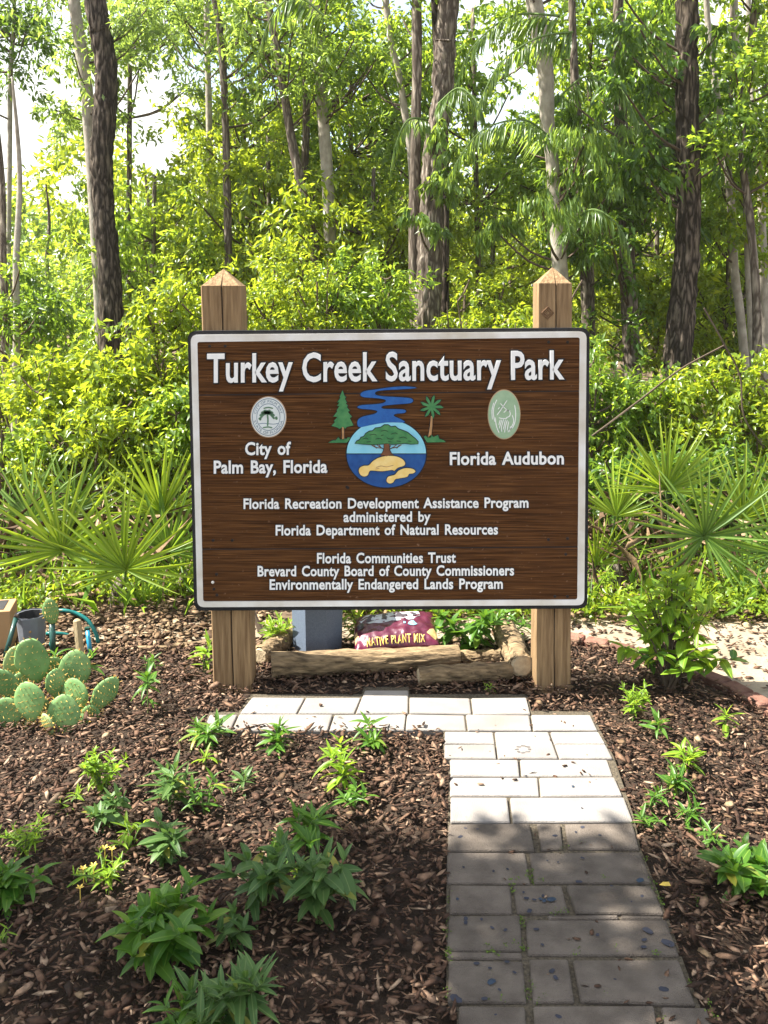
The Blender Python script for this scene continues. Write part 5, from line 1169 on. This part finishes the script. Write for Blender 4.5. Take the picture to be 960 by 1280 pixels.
def feather(o, pts, Y, Lpx, key='needle', n=110):
    Lpx *= .85
    pts = spline([tuple(P(x, y, Y + dz)) for x, y, dz in pts], 12); s = Y / F; b = MB(); b.tube(pts, [.010 - .007 * i / len(pts) for i in range(len(pts))], 5); fr = b.build('frond', M['stem'], o)
    q = np.array(pts); idx = RNG.uniform(0, len(pts) - 1.01, n); i0 = idx.astype(int); c = q[i0] + (q[i0 + 1] - q[i0]) * (idx - i0)[:, None]; t = unit(q[np.minimum(i0 + 1, len(q) - 1)] - q[i0])
    side = np.cross(t, [0, 0, 1.0]) * RNG.choice([-1, 1], n)[:, None]; d = side * .55 + t * .45 + np.array([0, 0, -.75]) + RNG.normal(size=(n, 3)) * .08; L_ = Lpx * s * (1 - .6 * (idx / len(pts)) ** 2) * RNG.uniform(.8, 1.1, n)
    V, Fc = bulk_leaves(c, d, np.tile([0.0, -.3, 1.0], (n, 1)), L_, L_ * .10, droop=.12); obj('leaflets', V, Fc, LF[key], fr)
random.seed(5)
for pts, L_ in [([(716, 40, 0), (670, 48, -.1), (625, 80, -.2), (596, 135, -.3)], 48), ([(700, 20, 0), (640, 20, .1), (590, 60, .1), (566, 120, .2)], 44), ([(690, 175, 0), (655, 150, -.2), (600, 165, -.3), (560, 220, -.3)], 46),
                ([(700, 120, 0), (735, 95, -.1), (775, 110, -.2), (800, 160, -.3)], 44), ([(705, 290, 0), (740, 262, -.3), (775, 285, -.4), (790, 330, -.4)], 40)]: feather(oG, pts, 6.9, L_)
for pts, L_ in [([(405, 20, 0), (370, -5, 0), (340, 20, -.1), (322, 70, -.1)], 44), ([(548, 130, 0), (575, 110, -.2), (600, 135, -.3), (612, 180, -.3)], 40), ([(535, 150, 0), (510, 150, -.2), (495, 180, -.2), (488, 215, -.2)], 34)]: feather(oF, pts, 7.2, L_)
# far wood: one mass of leaves and trunks, 15-30 m
V1 = []; cs = []; bt = MB()
random.seed(12)
for k in range(90):
    x = random.uniform(-16, 16); Y = random.uniform(14, 30); ztop = random.uniform(3.5, 7) * (1.0 if Y < 22 else 1.25)
    if -9 < x < -1.5: ztop *= .9
    kept = 0
    for _ in range(16):
        c = Vector((x + random.gauss(0, .9), Y + random.gauss(0, .8), random.uniform(.3, ztop)))
        if gap(c, .95, 12): continue
        cs.append((c, random.uniform(.5, .9))); kept += 1
    if kept > 13: bt.tube([(x, Y, -.1), (x + random.uniform(-.3, .3), Y, ztop * .5), (x + random.uniform(-.4, .4), Y, ztop * .8)], [.09, .06, .02], 6)
V, Fc = clump_leaves([tuple(c[0]) for c in cs], [c[1] for c in cs], 80, .17, .085, tri=2)
fw = obj('far_woods', V, Fc, LF['bright'], kind='stuff')
o = bt.build('far_trunks', M['barkmid'], kind='stuff')
# screen of deep wood further back closes low sky gaps
cs = [(Vector((random.uniform(-34, 34), random.uniform(32, 46), random.uniform(.3, 5.0))), random.uniform(1.0, 1.8)) for _ in range(900)]
V, Fc = clump_leaves([tuple(c[0]) for c in cs], [c[1] for c in cs], 60, .40, .22, tri=2); obj('deep_woods', V, Fc, LF['mid'], kind='stuff')
cs = [(Vector((random.choice((-1, 1)) * random.uniform(3.9, 11), random.uniform(5.6, 13.5), 0)), random.uniform(.3, .55)) for _ in range(420)]
for c, r_ in cs: c.z = random.uniform(.15, .5 + 1.5 * noise.noise(Vector((c.x * .5, c.y * .5, 1))) ** 2 * 6 + .9)
V, Fc = clump_leaves([tuple(c[0]) for c in cs], [c[1] for c in cs], 70, .09, .04, tri=2); obj('undergrowth', V, Fc, LF['mid'], kind='stuff')
# ground cover and low leaves at the wood edge
n = 1500; pts = []
while len(pts) < n:
    x = random.uniform(-2.6, 2.9); y = random.uniform(4.1, 4.75)
    if noise.noise(Vector((x * 1.3, y * 1.3, 2))) > -.12: pts.append((x, y, random.uniform(.0, .04)))
pts = np.array(pts); k = 12; c = np.repeat(pts, k, 0) + RNG.normal(size=(n * k, 3)) * [.035, .035, .0]; c[:, 2] += np.abs(RNG.normal(size=n * k)) * .05
V, Fc = bulk_leaves(c, RNG.normal(size=(n * k, 3)) + [0, 0, .3], RNG.normal(size=(n * k, 3)) * .5 + [0, 0, 1], RNG.uniform(.025, .05, n * k), RNG.uniform(.012, .022, n * k)); obj('ground_cover', V, Fc, LF['ground'], kind='stuff')
n = 1500; c = np.stack([RNG.uniform(-3, 3.2, n), RNG.uniform(4.35, 5.2, n), RNG.uniform(.0, .42, n)], 1); d = RNG.normal(size=(n, 3)) * [.8, .5, .5] + [0, 0, -.35]
V, Fc = bulk_leaves(c, d, RNG.normal(size=(n, 3)), RNG.uniform(.12, .42, n), RNG.uniform(.004, .010, n), droop=.3); obj('dead_fronds', V, Fc, M['litter'], kind='stuff')
# grass tufts and low shoots along the wood edge
n = 1200; c = np.stack([RNG.uniform(-3, 3.2, n), RNG.uniform(4.1, 5.4, n), np.zeros(n)], 1); d = RNG.normal(size=(n, 3)) * [.5, .5, .2] + [0, 0, 1]
V, Fc = bulk_leaves(c, d, RNG.normal(size=(n, 3)), RNG.uniform(.08, .30, n), RNG.uniform(.006, .012, n), droop=.3); obj('grass', V, Fc, LF['palmettodark'], kind='stuff')

# shade tree left of and above the viewer: its crown shades the near half of the path
def shade_tree(foot, label, cz, spots, seed):
    random.seed(seed); f = Vector((*foot, 0)); o = empty('shade_tree', f, label, 'tree'); cs = []
    for (gx, gy, r_) in spots:      # crown parts lie where the sun's rays to the shaded ground pass
        z = cz + random.uniform(-.25, .25); p = Vector((gx, gy, 0)) + S * (z / S.z); cs.append((p, r_))
    c = sum((q[0] for q in cs), Vector()) / len(cs)
    b = MB(); pts = spline([tuple(f), (f.x + .1, f.y, 1.6), (f.x * .6 + c.x * .4, f.y * .6 + c.y * .4, 3.0), tuple(c)], 6); b.tube(pts, [.16 - .005 * i for i in range(len(pts))], 12, rough=.15); b.build('trunk', M['barkmid'], o, smooth=True)
    crown(o, [Vector(p) for p in pts[8:]], cs, 98, .12, .055, 'mid')
sp_ = []
random.seed(77)
for _ in range(135):
    gx_ = random.uniform(-2.2, 1.0); gy_ = random.uniform(.0, 2.27)
    if gx_ > .75 and gy_ > 1.6 and random.random() < .6: continue
    sp_.append((gx_, gy_, random.uniform(.22, .34)))
shade_tree((-4.6, .6), 'tree beside the viewer whose crown shades the near end of the path', 4.2, sp_, 3)

# sunlit damp air of the wood: one closed box round everything
hm = bpy.data.materials.new('damp air'); hm.use_nodes = True; ht = hm.node_tree; ht.nodes.remove(ht.nodes['Principled BSDF'])
pv = ht.nodes.new('ShaderNodeVolumePrincipled'); pv.inputs['Density'].default_value = HAZE; pv.inputs['Color'].default_value = (.97, .98, .96, 1); pv.inputs['Anisotropy'].default_value = .35
ht.links.new(pv.outputs[0], ht.nodes['Material Output'].inputs['Volume'])
b = MB(); b.box((0, 300, 5.5), (640, 420, 6.7)); o = b.build('haze', hm, kind='stuff')
